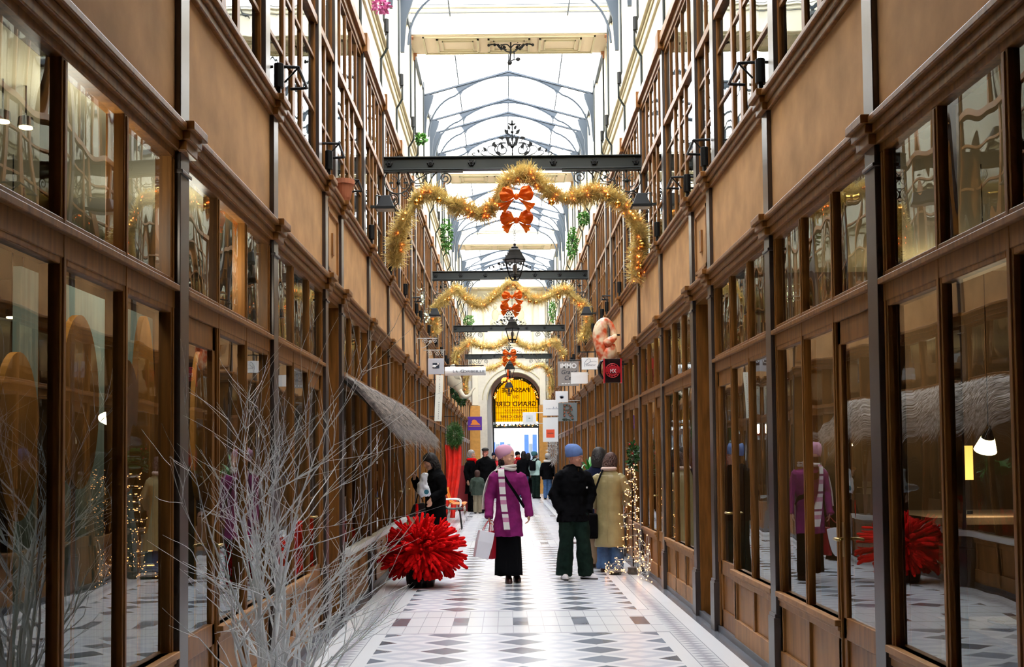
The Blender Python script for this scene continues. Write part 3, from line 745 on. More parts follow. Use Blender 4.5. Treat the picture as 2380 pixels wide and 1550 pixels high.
def garland(label, pts, Y, rad, density, nb, nl):
    P = bez([at(x, y, Y) for x, y in pts], 8)
    c = sum(P, Vector()) / len(P)
    r = thing('tinsel_garland', label, 'garland', c, group='gold garlands across the passage')
    P = [p - c for p in P]
    t = MB(); rnd = random.Random(len(label)); L = 0
    t.tube(P, rad * .45, 7)
    # needles
    seg = [(P[i + 1] - P[i]).length for i in range(len(P) - 1)]
    clump = [rnd.uniform(.45, 1.55) for _ in range(len(seg) + 1)]
    for i, l in enumerate(seg):
        d = (P[i + 1] - P[i]).normalized()
        for j in range(int(l * density)):
            o = P[i] + (P[i + 1] - P[i]) * rnd.random()
            v = Vector((rnd.gauss(0, 1), rnd.gauss(0, 1), rnd.gauss(0, 1))); v -= d * v.dot(d) * .4; v.normalize()
            ln = rad * clump[i] * rnd.uniform(.45, 1.15); w = v.cross(Vector((rnd.gauss(0, 1), rnd.gauss(0, 1), rnd.gauss(0, 1)))).normalized() * rad * .032
            o2 = o + v * rad * .15
            t.add([o2 - w, o2 + w, o + v * ln + w * .6, o + v * ln - w * .6], [(0, 1, 2, 3)])
    t.build('tinsel', GOLD1, r, fix=False)
    for j in range(nb):
        i = rnd.randrange(2, len(P) - 2); q = MB(); rr = rad * rnd.uniform(.22, .34)
        o = P[i] + Vector((rnd.uniform(-.3, .3) * rad, -rad * .75, rnd.uniform(-1.15, .0) * rad)); q.ball(o, rr, 10, 8); q.tube([o + Vector((0, 0, rr)), o + Vector((0, rad * .5, rr + rad * .5))], rr * .1, 4)
        q.build('bauble', BAUB, r, smooth=True)
    for j in range(nl):
        i = rnd.randrange(0, len(P)); q = MB()
        v = Vector((rnd.gauss(0, .6), -abs(rnd.gauss(.9, .3)), rnd.gauss(0, .7))).normalized()
        q.ball(P[i] + v * rad * .8, rad * .085, 6, 5); q.build('light', BULB if rnd.random() < .75 else BULBW, r, smooth=True)
    return r
garland('nearest thick gold tinsel garland in two swags, hanging from the first iron beam',
    [(918, 612), (922, 575), (930, 535), (948, 498), (972, 462), (1000, 446), (1030, 462), (1060, 478), (1095, 490), (1122, 500), (1142, 482), (1160, 458), (1172, 428), (1200, 410), (1228, 402), (1250, 425), (1285, 452), (1320, 460), (1362, 452), (1405, 448), (1440, 468), (1465, 498), (1486, 530), (1490, 565), (1482, 600), (1488, 622), (1474, 642)],
    14.45, .122, 6500, 12, 60)
garland('second gold tinsel garland, behind the big lantern, draped below the second iron beam',
    [(1012, 776), (1008, 745), (1011, 715), (1036, 694), (1052, 678), (1066, 672), (1080, 690), (1097, 703), (1122, 710), (1142, 694), (1160, 680), (1178, 662), (1195, 658), (1210, 672), (1228, 690), (1248, 697), (1272, 690), (1300, 676), (1316, 672), (1332, 688), (1350, 706), (1364, 722), (1370, 748), (1362, 776), (1348, 786)],
    24.2, .13, 3800, 10, 50)
garland('third gold tinsel garland, above the narrow signs and below the third beam',
    [(1057, 845), (1060, 822), (1078, 804), (1090, 796), (1115, 802), (1140, 806), (1160, 802), (1180, 788), (1195, 788), (1206, 797), (1226, 806), (1250, 808), (1272, 800), (1290, 794), (1300, 810), (1314, 826)],
    33.9, .145, 2400, 6, 34)
garland('farthest gold tinsel garland, framing the top of the cream arch',
    [(1084, 915), (1082, 890), (1092, 862), (1106, 854), (1132, 858), (1156, 850), (1180, 836), (1202, 846), (1226, 858), (1246, 850), (1263, 850), (1276, 866), (1281, 890), (1279, 925)],
    43.6, .155, 1700, 5, 30)
# fairy lights round the yellow fanlight
r = thing('light_garland', 'red and orange fairy light garland round the yellow fanlight', 'garland', (.47, YG - .22, 4.35))
rnd = random.Random(5); P = [(1.0 * math.cos(PI - PI * i / 30), 0, 1.0 * math.sin(PI * i / 30)) for i in range(31)] 
P = [(-1.0, 0, -1.2)] + P; q = MB(); q.tube(P, .04, 6)
for i in range(500):
    a = rnd.choice(P); v = Vector((rnd.gauss(0, 1), rnd.gauss(0, 1), rnd.gauss(0, 1))).normalized() * .09; a = Vector(a) + Vector((rnd.uniform(-.06, .06), 0, rnd.uniform(-.06, .06))); q.add([a, a + v, a + v + Vector((.012, 0, .012))], [(0, 1, 2)])
for x in range(12): q.add([(-1 + x * .18, 0, -1.2), (-.9 + x * .18, 0, -1.1), (-.88 + x * .18, 0, -1.25)], [(0, 1, 2)])
q.tube([(-1.1, 0, -1.2), (-.5, 0, -1.27), (.2, 0, -1.2), (1.0, 0, -1.22)], .035, 6)
q.build('greenery', mat('dark_garland_green', (.02, .05, .02), .6), r, fix=False)
for j in range(44):
    if j < 30: a = PI * rnd.random(); p = Vector((1.0 * math.cos(a), -.06, 1.0 * math.sin(a)))
    else: p = Vector((rnd.uniform(-1.05, 1.05), -.06, -1.22))
    p += Vector((rnd.uniform(-.05, .05), 0, rnd.uniform(-.05, .05))); q = MB(); q.ball(p, .022, 6, 5); q.build('light', BULB if rnd.random() < .6 else BULBW, r, smooth=True)

def bow(label, px, py, Y, w, seed, up=1.0, tilt=0.0):
    """crumpled foil ribbon bow: two round loops, two flared tails and a knot"""
    rnd = random.Random(seed); r = thing('ribbon_bow', label, 'bow', at(px, py, Y), group='orange foil bows'); r.rotation_euler = (0, tilt, 0)
    def petal(ang, L, spread, tail, name):
        m = MB(); nu, nv = 9, 13; ph = rnd.uniform(0, 6)
        for layer in ((0,) if tail else (0, 1)):
            vs = []
            for i in range(nu + 1):
                t = i / nu; wd = spread * (.25 + .75 * t) if tail else spread * (.35 + .75 * math.sin(min(1, t * 1.15) * PI * .62))
                for j in range(nv):
                    v = j / (nv - 1) * 2 - 1
                    rr = L * t * (1 - (0 if tail else .22 * v * v)) * (1 - (.10 * abs(math.sin(v * 5)) if tail and i == nu else 0))
                    a = ang + v * wd
                    pl = math.sin(v * 8 + ph) * .13 * w * t + math.sin(v * 17 + ph * 2 + t * 7) * .06 * w * t + math.sin(t * 13 + v * 6 + ph) * .03 * w
                    bul = (math.sin(t * PI) * .22 * w if not tail else 0)
                    vs.append((rr * math.cos(a) + rnd.uniform(-1, 1) * .008 * w, (-bul if layer == 0 else bul * .6) + pl * .5 + rnd.uniform(-1, 1) * .03 * w, rr * math.sin(a)))
            m.add(vs, [(i * nv + j, i * nv + j + 1, (i + 1) * nv + j + 1, (i + 1) * nv + j) for i in range(nu) for j in range(nv - 1)])
        return m.build(name, RIB, r, smooth=True, fix=False)
    petal(.35, w * .52, .62, False, 'loop'); petal(PI - .3, w * .50, .62, False, 'loop')
    petal(-.62, w * .62 * up, .34, True, 'tail'); petal(PI + .66, w * .62 * up, .34, True, 'tail')
    m = MB(); m.ball((0, -.03, 0), w * .08, sc=(1, 1, 1.3)); m.build('knot', RIB, r, smooth=True)
    return r
bow('upper orange foil bow on the nearest garland', 1200, 458, 14.3, .44, 1)
bow('lower orange foil bow just above the large lantern', 1200, 513, 14.5, .44, 2, .8)
bow('upper orange foil bow under the second garland', 1190, 690, 24.0, .44, 3)
bow('lower orange foil bow with a tail flying to the right, under the second garland', 1186, 718, 24.4, .46, 4, .8, .15)
bow('orange foil bow between the second and third lanterns', 1184, 822, 33.8, .42, 5, 1)
bow('small orange foil bow right above the third lantern', 1183, 838, 34.4, .40, 6, 1)
for i, (px, py) in enumerate(((1183, 884), (1177, 882))):
    pass
r = thing('glowing_ornament', 'glowing orange star cluster just over the yellow fanlight', 'ornament', at(1180, 883, 43.6))
q = MB(); rnd = random.Random(3)
for i in range(9): q.ball((rnd.uniform(-.22, .22), rnd.uniform(-.05, .05), rnd.uniform(-.05, .07)), .05, 7, 5)
q.build('bulbs', BULB, r, smooth=True); q = MB(); q.tube([(0, 0, 0), (.02, 0, .55)], .04, 6); q.build('ribbon', RIB, r)
# ------------------------------------------------------------ signs on the walls
def txt(body, size, m, x, y, z, parent, sx=1.0, shear=0.0, ext=.002, bold=0.0): return text_mesh('lettering', body, size, m, (x, y, z), (PI / 2, 0, 0), parent, sx=sx, shear=shear, ext=ext, bold=bold)
GREYS = mat('brushed_grey_sign', (.52, .55, .62), .35, metal=.3)
WSIGN = mat('white_sign', (.80, .82, .83), .4)
INK = mat('dark_ink', (.02, .03, .05), .5)
def plate(px0, py0, px1, py1, Y, th=.03):
    a = at(px0, py1, Y); b = at(px1, py0, Y); return a.x, b.x, a.z, b.z
def sign(name, label, cat, rect, Y, m, th=.04):
    x0, x1, z0, z1 = plate(*rect, Y); r = thing(name, label, cat, ((x0 + x1) / 2, Y, (z0 + z1) / 2)); w, h = (x1 - x0) / 2, (z1 - z0) / 2
    q = MB(); q.box(-w, w, -th / 2, th / 2, -h, h); q.build('panel', m, r, bevel=.004); return r, w, h
def rods(r, xs_to, zs, m, rad=.008):
    q = MB()
    for z in zs: q.tube([(0, 0, z), (xs_to, 0, z)], rad, 6)
    q.build('bracket', m, r)
# left side
r, w, h = sign('hanging_sign', 'square silver-grey sign with a small black bird emblem under a pale scroll bracket', 'sign', (995, 833, 1032, 870), 21.9, GREYS)
q = MB(); q.box(-w * .42, w * .42, -.03, -.02, -h * .25, h * .42); em = q.build('emblem', INK, r)
q = MB(); q.ball((-.035, -.032, -.0), .034, sc=(1.2, .2, .7)); q.ball((.04, -.032, .05), .016, sc=(1, .3, 1)); q.tube([(.0, -.032, .01), (.05, -.032, .03)], .006, 5); q.build('bird_mark', WSIGN, em)
q = MB()
q.box(XL - .035 - r.location.x, .17, -.008, .008, h + .16, h + .175); q.tube([(x, 0, z) for x, _, z in spiral(.02, h + .10, .01, .055, 0, 9)], .006, 5); q.tube([(x, 0, z) for x, _, z in spiral(-.12, h + .10, .01, .05, 0, 9)], .006, 5); q.tube([(x, 0, z) for x, _, z in spiral(.12, h + .11, .01, .04, 0, 9)], .006, 5)
q.tube([(.15, 0, h + .16), (.15, 0, h)], .005, 5); q.tube([(-.14, 0, h + .16), (-.14, 0, h)], .005, 5); q.build('bracket', GIRON, r)
r = thing('scroll_bracket', 'empty pale scroll bracket sticking out of the left wall above the silver sign', 'bracket', at(978, 786, 20.3))
q = MB(); q.box(XL - .035 - r.location.x, .30, -.008, .008, -.012, .006); q.box(XL - .035 - r.location.x, XL - .035 - r.location.x + .015, -.01, .01, -.2, .0)
for cx, cz, rr in ((.08, -.06, .05), (.25, -.05, .045), (.17, -.07, .03)): q.tube(spiral(cx, cz, .008, rr, 0, 9.5), .006, 5)
q.tube(bez([(.0, 0, -.18), (.06, 0, -.17), (.14, 0, -.11), (.17, 0, -.04)]), .006, 5); q.build('scroll', GIRON, r)
# tube sign
x0, x1, z0, z1 = plate(1034, 852, 1129, 873, 28.5)
r = thing('tube_sign', 'long white rounded sign reading LA CORBEILLE, jutting from the left wall', 'sign', ((x0 + x1) / 2, 28.5, (z0 + z1) / 2)); w, h = (x1 - x0) / 2, (z1 - z0) / 2
q = MB(); q.tube([(-w, 0, 0), (w, 0, 0)], h, 20); q.build('body', WSIGN, r, smooth=False, bevel=.01)
txt('L', .10, INK, -w * .55, -h - .006, -.015, r); txt('A', .085, INK, -w * .41, -h - .006, -.02, r); txt('C', .12, INK, -w * .14, -h - .006, -.012, r, sx=1.2); txt('ORBEILLE', .085, INK, w * .42, -h - .006, -.02, r, sx=1.55)
q = MB()
for x in (-.4, .4): q.tube([(x, 0, h), (x, 0, h + .03)], .01, 5)
q.box(-w - .1, w * .9, -.012, .012, h + .02, h + .04); q.build('bracket', BLACK, r)
# vertical sign
r, w, h = sign('vertical_sign', 'tall narrow ivory sign with small vertical lettering, slightly tilted on the left wall', 'sign', (1012, 872, 1028, 979), 24.0, mat('ivory_sign', (.82, .82, .72), .5))
for i, ch in enumerate('LA FORET D\'MATIERES'.replace(' D\'', ' | ')): 
    if ch != ' ': txt(ch, .035, INK, .008, -.024, h * .9 - i * h * 1.78 / 18, r)
r.rotation_euler = (0, .045, 0)
q = MB(); q.tube([(0, .03, h * .8), (XL - .035 - r.location.x, .03, h * .8)], .008, 5); q.tube([(0, .03, -h * .8), (XL - .035 - r.location.x - .02, .03, -h * .8)], .008, 5); q.build('bracket', BLACK, r)
# purple sign with an orange crouching lion
r, w, h = sign('purple_sign', 'square purple sign with an orange crouching lion, far down the left wall', 'sign', (1087, 968, 1120, 1000), 44.5, mat('purple_paint', (.085, .012, .30), .5))
q = MB(); OR = mat('orange_paint', (.85, .25, .03), .5)
q.prism([(-w * .6, -h * .22), (w * .75, -h * .22), (w * .7, -h * .1), (w * .45, h * .1), (w * .2, h * .45), (-.02, h * .55), (-w * .3, h * .5), (-w * .45, h * .2), (-w * .35, h * .1), (-w * .55, -h * .05)], -.03, -.021)
em = q.build('lion_mark', OR, r); q = MB(); q.box(-w * .85, w * .85, -.03, -.021, -h * .45, -h * .36); q.build('underline', OR, r)
rods(r, XL - .035 - r.location.x, (h * .8,), BLACK, .012)
# right side: red and black box sign
r = thing('box_sign', 'black and red box sign with white letters MX, on the right wall', 'sign', at(1423, 862, 17.0))
w, h = .135, .18
q = MB(); q.box(-w, w, -.07, .07, -h, h); q.build('box', mat('black_gloss', (.012, .004, .006), .25), r, bevel=.004)
REDM = mat('crimson_paint', (.50, .006, .02), .4)
q = MB(); q.box(-w - .004, -w + .018, -.074, .074, -h - .004, h + .004); q.box(w - .018, w + .004, -.074, .074, -h - .004, h + .004); q.build('edge_strip', REDM, r)
q = MB()
for i in range(26):
    a = i * 2 * PI / 26; a2 = a + .12; R1 = .10 if i % 2 else .085
    q.add([(.035 * math.cos(a), -.0725, .035 * math.sin(a)), (R1 * math.cos(a - .09), -.0725, R1 * math.sin(a - .09)), (R1 * math.cos(a + .09), -.0725, R1 * math.sin(a + .09))], [(0, 1, 2)])
q.tube([(.105 * math.cos(a), -.073, .105 * math.sin(a)) for a in [j * PI / 12 for j in range(25)]], .006, 4); q.tube([(.075 * math.cos(a), -.073, .075 * math.sin(a)) for a in [j * PI / 12 for j in range(25)]], .005, 4)
q.box(-w + .03, w - .03, -.0715, -.071, -.02, .06)
q.build('rosette_mark', REDM, r, fix=False)
txt('MX', .085, WSIGN, .005, -.078, -.01, r, sx=.75)
q = MB(); q.tube([(-.10, 0, h), (-.17, 0, h - .04), (-.20, 0, .06), (-.19, 0, -.04), (-.14, 0, -.12)], [.012, .02, .03, .028, .012], 8, flat=2.5); q.tube([(w, 0, .1), (XR + .035 - r.location.x, 0, .1)], .012, 6); q.build('bracket', BLACK, r)
# grey agency sign
r, w, h = sign('agency_sign', 'grey panel sign with white letters iMMO and cursive Grand Cerf, on the right wall', 'sign', (1297, 840, 1345, 897), 26.0, mat('taupe_sign', (.30, .28, .27), .5))
txt('iMMO', .15, WSIGN, 0, -.024, h * .62, r, sx=.98, bold=.045); txt('Grand', .14, INK, -.0, -.024, h * .12, r, shear=.3); txt('Cerf', .14, INK, .02, -.024, -h * .35, r, shear=.3); q = MB(); [q.box(x, x + .05, -.024, -.02, -h * .86, -h * .78) for x in (-.16, -.09, -.02, .05)]; q.build('small_marks', WSIGN, r)
rods(r, XR + .035 - r.location.x, (h + .03,), BLACK, .012)
r, w, h = sign('script_sign', 'small white sign with a thin looping script, under a green-black bar on the right wall', 'sign', (1352, 831, 1390, 859), 21.4, WSIGN)
q = MB(); q.tube(bez([(-.10, -.024, -.06), (-.11, -.024, .0), (-.06, -.024, .07), (-.01, -.024, .09), (.01, -.024, .05), (-.04, -.024, .0), (-.09, -.024, -.01)]), .003, 4); q.tube([(-.08 + i * .01, -.024, -.03 + .014 * math.sin(i * 2.1)) for i in range(20)], .003, 4); q.tube([(0, -.024, .03), (.09, -.024, .045), (.13, -.024, .03)], .002, 4); q.build('script_mark', mat('slate_ink', (.08, .12, .2), .5), r)
q = MB(); q.box(-w - .03, XR + .035 - r.location.x, -.012, .012, h + .10, h + .12); q.tube([(-w + .02, 0, h + .1), (-w + .02, 0, h)], .005, 5); q.tube([(w - .02, 0, h + .1), (w - .02, 0, h)], .005, 5); q.prism([(w - .0, h + .1), (w + .07, h + .1), (w + .07, h + .02)], -.008, .008); q.box(XR + .035 - r.location.x - .02, XR + .035 - r.location.x, -.01, .01, -h - .2, h + .12); q.build('bracket', DIRON, r)
r, w, h = sign('blank_sign', 'blank off-white rectangular sign overlapping the grey iMMO sign', 'sign', (1327, 865, 1366, 892), 24.6, WSIGN, .03); rods(r, XR + .035 - r.location.x, (h * .6,), GIRON)
r, w, h = sign('emblem_sign', 'small white sign with a faint grey flower emblem, above the grey letter R sign', 'sign', (1291, 909, 1320, 935), 27.6, WSIGN, .03)
q = MB()
for a in (-.7, -.35, 0, .35, .7): leaf(q, 0, -.05, PI / 2 + a, .09, .5)
for v in range(len(q.v)): q.v[v] = (q.v[v][0], q.v[v][1] * .2 - .018, q.v[v][2])
q.build('flower_mark', mat('pale_grey_ink', (.35, .40, .5), .5), r); rods(r, XR + .035 - r.location.x, (-h * .7,), GIRON)
r, w, h = sign('letter_sign', 'grey square sign with a big letter R made of flowers', 'sign', (1298, 936, 1341, 979), 27.2, mat('grey_green_sign', (.19, .22, .23), .6))
rr = txt('R', .45, mat('flower_letter', (.10, .07, .05), .7, noise=.8, scale=40), 0, -.026, .02, r, sx=1.1, ext=.006)
q = MB(); rnd = random.Random(8)
for i in range(40): q.ball((rnd.uniform(-w * .6, w * .6), -.03, -h * rnd.uniform(.72, .92)), .012, 5, 4)
q.build('leaf_border', mat('dark_leaf', (.03, .05, .03), .6), r); rods(r, XR + .035 - r.location.x, (h * .9,), BLACK)
FL = [mat('petal_%d' % i, c, .6) for i, c in enumerate(((.45, .08, .03), (.05, .08, .04), (.35, .2, .15)))]
for i in range(26):
    q = MB(); t = i / 26
    if i < 10: p = (-w * .32 + rnd.uniform(-.02, .02), h * (.7 - 1.25 * t * 2.6))
    elif i < 18: a = PI / 2 - (i - 10) / 8 * PI; p = (-.02 + .12 * math.cos(a), .08 + .09 * math.sin(a))
    else: p = (.0 + (i - 18) * .018, -.02 - (i - 18) * .022)
    q.ball((p[0], -.036, p[1]), .016, 6, 5, (1, .5, 1)); q.build('flower', FL[i % 3], r)
r, w, h = sign('banner', 'white hanging banner with blurred grey lettering, in front of the far right wall', 'sign', (1262, 929, 1300, 966), 37.0, WSIGN, .02); q = MB(); [q.box(-.16 + i * .045, -.13 + i * .045, -.014, -.01, -.05, -.02 + (.05 if i in (5, 7) else 0)) for i in range(9)]; q.build('faint_marks', mat('pale_ink', (.38, .42, .48), .5), r); rods(r, XR + .035 - r.location.x, (-h + .02,), GIRON)
r, w, h = sign('banner', 'white hanging banner with an orange-red square, in front of the far right wall', 'sign', (1262, 970, 1297, 1027), 36.2, WSIGN, .02)
q = MB(); q.box(-.14, .13, -.02, -.011, -h + .14, -h + .40); e_ = q.build('red_square', mat('vermilion_paint', (.85, .09, .03), .5), r); q = MB(); q.box(-.10, .09, -.023, -.02, -h + .26, -h + .29); q.build('dark_line', mat('dull_red_ink', (.4, .06, .03), .5), e_); rods(r, XR + .035 - r.location.x, (h + .0,), GIRON, .014)
r, w, h = sign('square_sign', 'white square sign with a faint blue-grey motif held on two rods by the exit', 'sign', (1215, 958, 1246, 986), 40.0, WSIGN, .03)
q = MB(); q.box(-w * .5, w * .5, -.018, -.015, -h * .6, h * .5); q.build('motif', mat('pale_blue_grey', (.62, .70, .72), .5), r); q = MB(); q.box(-.03, .03, -.02, -.018, -.01, .01); q.build('dot', INK, r); rods(r, XR + .035 - r.location.x, (h * .9, -h * .9), GIRON, .014)
# pastel knotted sculpture above the box sign
r = thing('knot_sculpture', 'big glossy cream and coral knotted sculpture hung on the right wall above the MX sign', 'sculpture', at(1412, 830, 17.9))
PAST = bpy.data.materials.new('cream_coral_glaze'); PAST.use_nodes = True; n_ = PAST.node_tree; p_ = n_.nodes['Principled BSDF']; nz = n_.nodes.new('ShaderNodeTexNoise'); nz.inputs['Scale'].default_value = 7; rp = n_.nodes.new('ShaderNodeValToRGB')
rp.color_ramp.elements[0].position = .42; rp.color_ramp.elements[0].color = (.62, .10, .035, 1); rp.color_ramp.elements[1].position = .62; rp.color_ramp.elements[1].color = (.75, .62, .42, 1)
tc_ = n_.nodes.new('ShaderNodeTexCoord'); n_.links.new(tc_.outputs['Object'], nz.inputs[0])
n_.links.new(nz.outputs[0], rp.inputs[0]); n_.links.new(rp.outputs[0], p_.inputs['Base Color']); p_.inputs['Roughness'].default_value = .25
q = MB()
q.tube(bez([(-.05, 0, -.06), (-.09, -.02, .12), (-.12, 0, .32), (-.10, 0, .48), (-.03, 0, .57), (.04, 0, .55), (.09, 0, .46), (.11, 0, .36)]), [.035 + .062 * math.sin(PI * min(1, i / 44 + .12)) for i in range(57)], 12, flat=1.2); q.build('upper_loop', PAST, r, smooth=True)
q = MB(); q.tube(bez([(-.04, -.06, .20), (.03, -.09, .25), (.10, -.06, .30), (.13, 0, .36)]), [.05, .06, .065, .07, .07, .07, .07, .07, .07, .065, .065, .06, .06, .055, .05, .05, .05, .05, .045, .045, .04, .04, .03, .03, .02], 12); q.build('knot', PAST, r, smooth=True)
q = MB(); q.tube(bez([(.06, -.02, .22), (.03, -.02, .10), (-.02, -.01, .0), (-.07, 0, -.12)]), [.05 + .055 * math.sin(PI * i / 24) for i in range(25)], 12, flat=1.2); q.build('lower_lobe', PAST, r, smooth=True)
q = MB(); q.tube([(.1, .02, .36), (XR + .035 - r.location.x, .02, .36)], .015, 6); q.build('fixing', BLACK, r)
# mammoth-like horn ornament on the left
r = thing('tusk_ornament', 'pale plaster head with a long upturned tusk, under the white tube sign', 'ornament', at(1050, 895, 30.5))
TU = mat('pale_plaster', (.55, .50, .38), .6, noise=.1)
q = MB(); q.tube(bez([(XL - r.location.x + .27, 0, .34), (.0, 0, .25), (.14, 0, .02), (.22, 0, -.18), (.28, 0, -.36)]), [.24, .25, .26, .26, .26, .26, .26, .26, .25, .25, .25, .24, .22, .21, .20, .18, .16, .15, .14, .13, .12, .11, .10, .09, .08, .07, .07, .06, .06, .06, .06, .06, .06], 14); q.build('head', TU, r, smooth=True)
q = MB(); q.tube(bez([(.22, -.1, -.16), (.34, -.15, -.32), (.48, -.15, -.30), (.56, -.12, -.16), (.64, -.1, -.08)]), [.07 - .0016 * i for i in range(33)], 10); q.build('tusk', TU, r, smooth=True)

# ------------------------------------------------------------ greenery
def leafball(name, label, cat, c, R, n, m, sc=(1, 1, 1), lw=.02, ll=.08, seed=1, part='foliage'):
    rnd = random.Random(seed); r = thing(name, label, cat, c); q = MB()
    for i in range(n):
        v = Vector((rnd.gauss(0, 1), rnd.gauss(0, 1), rnd.gauss(0, 1))).normalized(); p = Vector((v.x * sc[0], v.y * sc[1], v.z * sc[2])) * R * rnd.uniform(.45, 1)
        d = (v + Vector((rnd.gauss(0, .5), rnd.gauss(0, .5), rnd.gauss(-.2, .5)))).normalized() * ll * rnd.uniform(.6, 1.2); s_ = d.cross(Vector((rnd.gauss(0, 1), rnd.gauss(0, 1), rnd.gauss(0, 1)))).normalized() * lw
        q.add([p, p + d * .5 + s_, p + d, p + d * .5 - s_], [(0, 1, 2, 3)])
    q.build(part, m, r, fix=False); return r
GR = mat('fresh_leaf', (.06, .22, .02), .5, noise=.4, scale=20); GRD = mat('dark_leaf_green', (.015, .075, .012), .45, noise=.4, scale=20); GRM = mat('fir_green', (.04, .13, .02), .55, noise=.4, scale=20)
r = leafball('fir_swag', 'long bushy green fir swag hanging on the left wall above red cloth', 'plant', at(1057, 1012, 29.0), .33, 2600, GRM, (.55, .5, 1.0), .006, .11, 2)
q = MB(); q.tube([(0, 0, .3), (0, 0, .5), (XL - .035 - r.location.x, 0, .5)], .01, 5); q.build('hook', BLACK, r)
q = MB(); rnd = random.Random(4); rows = []       # red cloth falling from the swag to the floor
c0 = at(1057, 1035, 29.0)
for i in range(13):
    t = i / 12; z = c0.z * (1 - t) + .02; row = []
    for j in range(15):
        u = j / 14; row.append((c0.x - .26 + u * (.42 - .14 * t) + .03 * math.sin(t * 5), 29.05 + .05 * math.sin(u * 19 + t * 3) - .02, z))
    rows.append(row)
q.add([p for r_ in rows for p in r_], [(i * 15 + j, i * 15 + j + 1, (i + 1) * 15 + j + 1, (i + 1) * 15 + j) for i in range(12) for j in range(14)])
o = q.build('red_cloth', mat('scarlet_cloth', (.78, .02, .008), .7, noise=.2, scale=6), smooth=True, fix=False); sm = o.modifiers.new('thick', 'SOLIDIFY'); sm.thickness = .012
tag(o, 'scarlet cloth draped down to the floor beneath the green fir swag', 'cloth')
for i, (px, py, R) in enumerate(((1049, 901, .10), (1058, 913, .14), (1066, 922, .10), (1073, 930, .13))):
    l = leafball('hanging_plant', ('dark green leaf ball under the tusk ornament, %s of a falling row of four' % ('highest', 'second highest', 'third highest', 'lowest')[i]), 'plant', at(px, py, 32.2 + i * .7), R, 420, GRD, (1, 1, 1.25), .02, .08, i + 3)
    l['group'] = 'row of leaf balls'; q = MB(); q.tube([(0, 0, 0), (XL + .0 - l.location.x, 0, .12)], .006, 4); q.build('stem', BLACK, l)
for i, (px, py, Y, R, sc, lab) in enumerate(((1038, 548, 21.5, .24, (.45, .6, 1.4), 'bright green creeper hanging high on the white left wall'),
        (1356, 508, 21.5, .14, (.7, .7, 1), 'small bright green plant high on the white right wall, beside the dark pipe'), (1330, 565, 23.0, .26, (.4, .6, 1.3), 'long bright green creeper hanging high on the white right wall'),
        (979, 323, 18.2, .09, (1, 1, .8), 'little lime green sprig on the white left wall above the first beam'), (886, 12, 13.5, .10, (1, 1, .8), 'pink flowering sprig at the very top of the white left wall'),
        (1284, 722, 36.5, .22, (.5, .6, 1.8), 'green climbing plant against the white wall left of the second garland end'),
        (1090, 745, 37, .18, (1, .6, 1), 'faint green plant on the far white left wall'))):
    fl = mat('pink_blossom', (.55, .12, .32), .6) if i == 4 else GR
    p = at(px, py, Y); xw = VL + .06 if p.x < 0 else VR - .06
    p.x = max(min(p.x, VR - .1), VL + .1); leafball('wall_plant', lab, 'plant', p, R, int(1500 * R) + 60, fl, sc, .018, .06, i + 20)
# palm in a pot
r = thing('potted_palm', 'spiky green potted palm by the right wall behind the dark-haired couple', 'plant', (1.42, 19.2, 0)); q = MB(); rnd = random.Random(9)
for i in range(46):
    a = rnd.uniform(0, 2 * PI); el = rnd.uniform(.5, 1.5); L = rnd.uniform(.45, .75); pts = []; w = .02
    for j in range(7):
        t = j / 6; e2 = el - t * t * .7; pts.append(Vector((math.cos(a) * math.cos(e2) * L * t, math.sin(a) * math.cos(e2) * L * t, 1.15 + math.sin(e2) * L * t)))
    sd = Vector((-math.sin(a), math.cos(a), 0)); vs = []
    for j, p in enumerate(pts): ww = w * math.sin(PI * (j / 6 * .85 + .12)); vs += [p - sd * ww, p + sd * ww]
    q.add(vs, [(2 * j, 2 * j + 1, 2 * j + 3, 2 * j + 2) for j in range(6)])
q.build('fronds', mat('palm_green', (.03, .22, .03), .4), r, fix=False)
q = MB(); q.tube([(0, 0, .3), (.01, 0, .7), (0, 0, 1.18)], [.05, .045, .06], 8); q.build('trunk', mat('palm_trunk', (.12, .08, .04), .8), r)
q = MB(); q.lathe([(.13, 0), (.19, .36), (.2, .38), (.17, .38), (.16, .33)], n=18); q.build('pot', mat('dark_pot', (.05, .045, .04), .5), r)
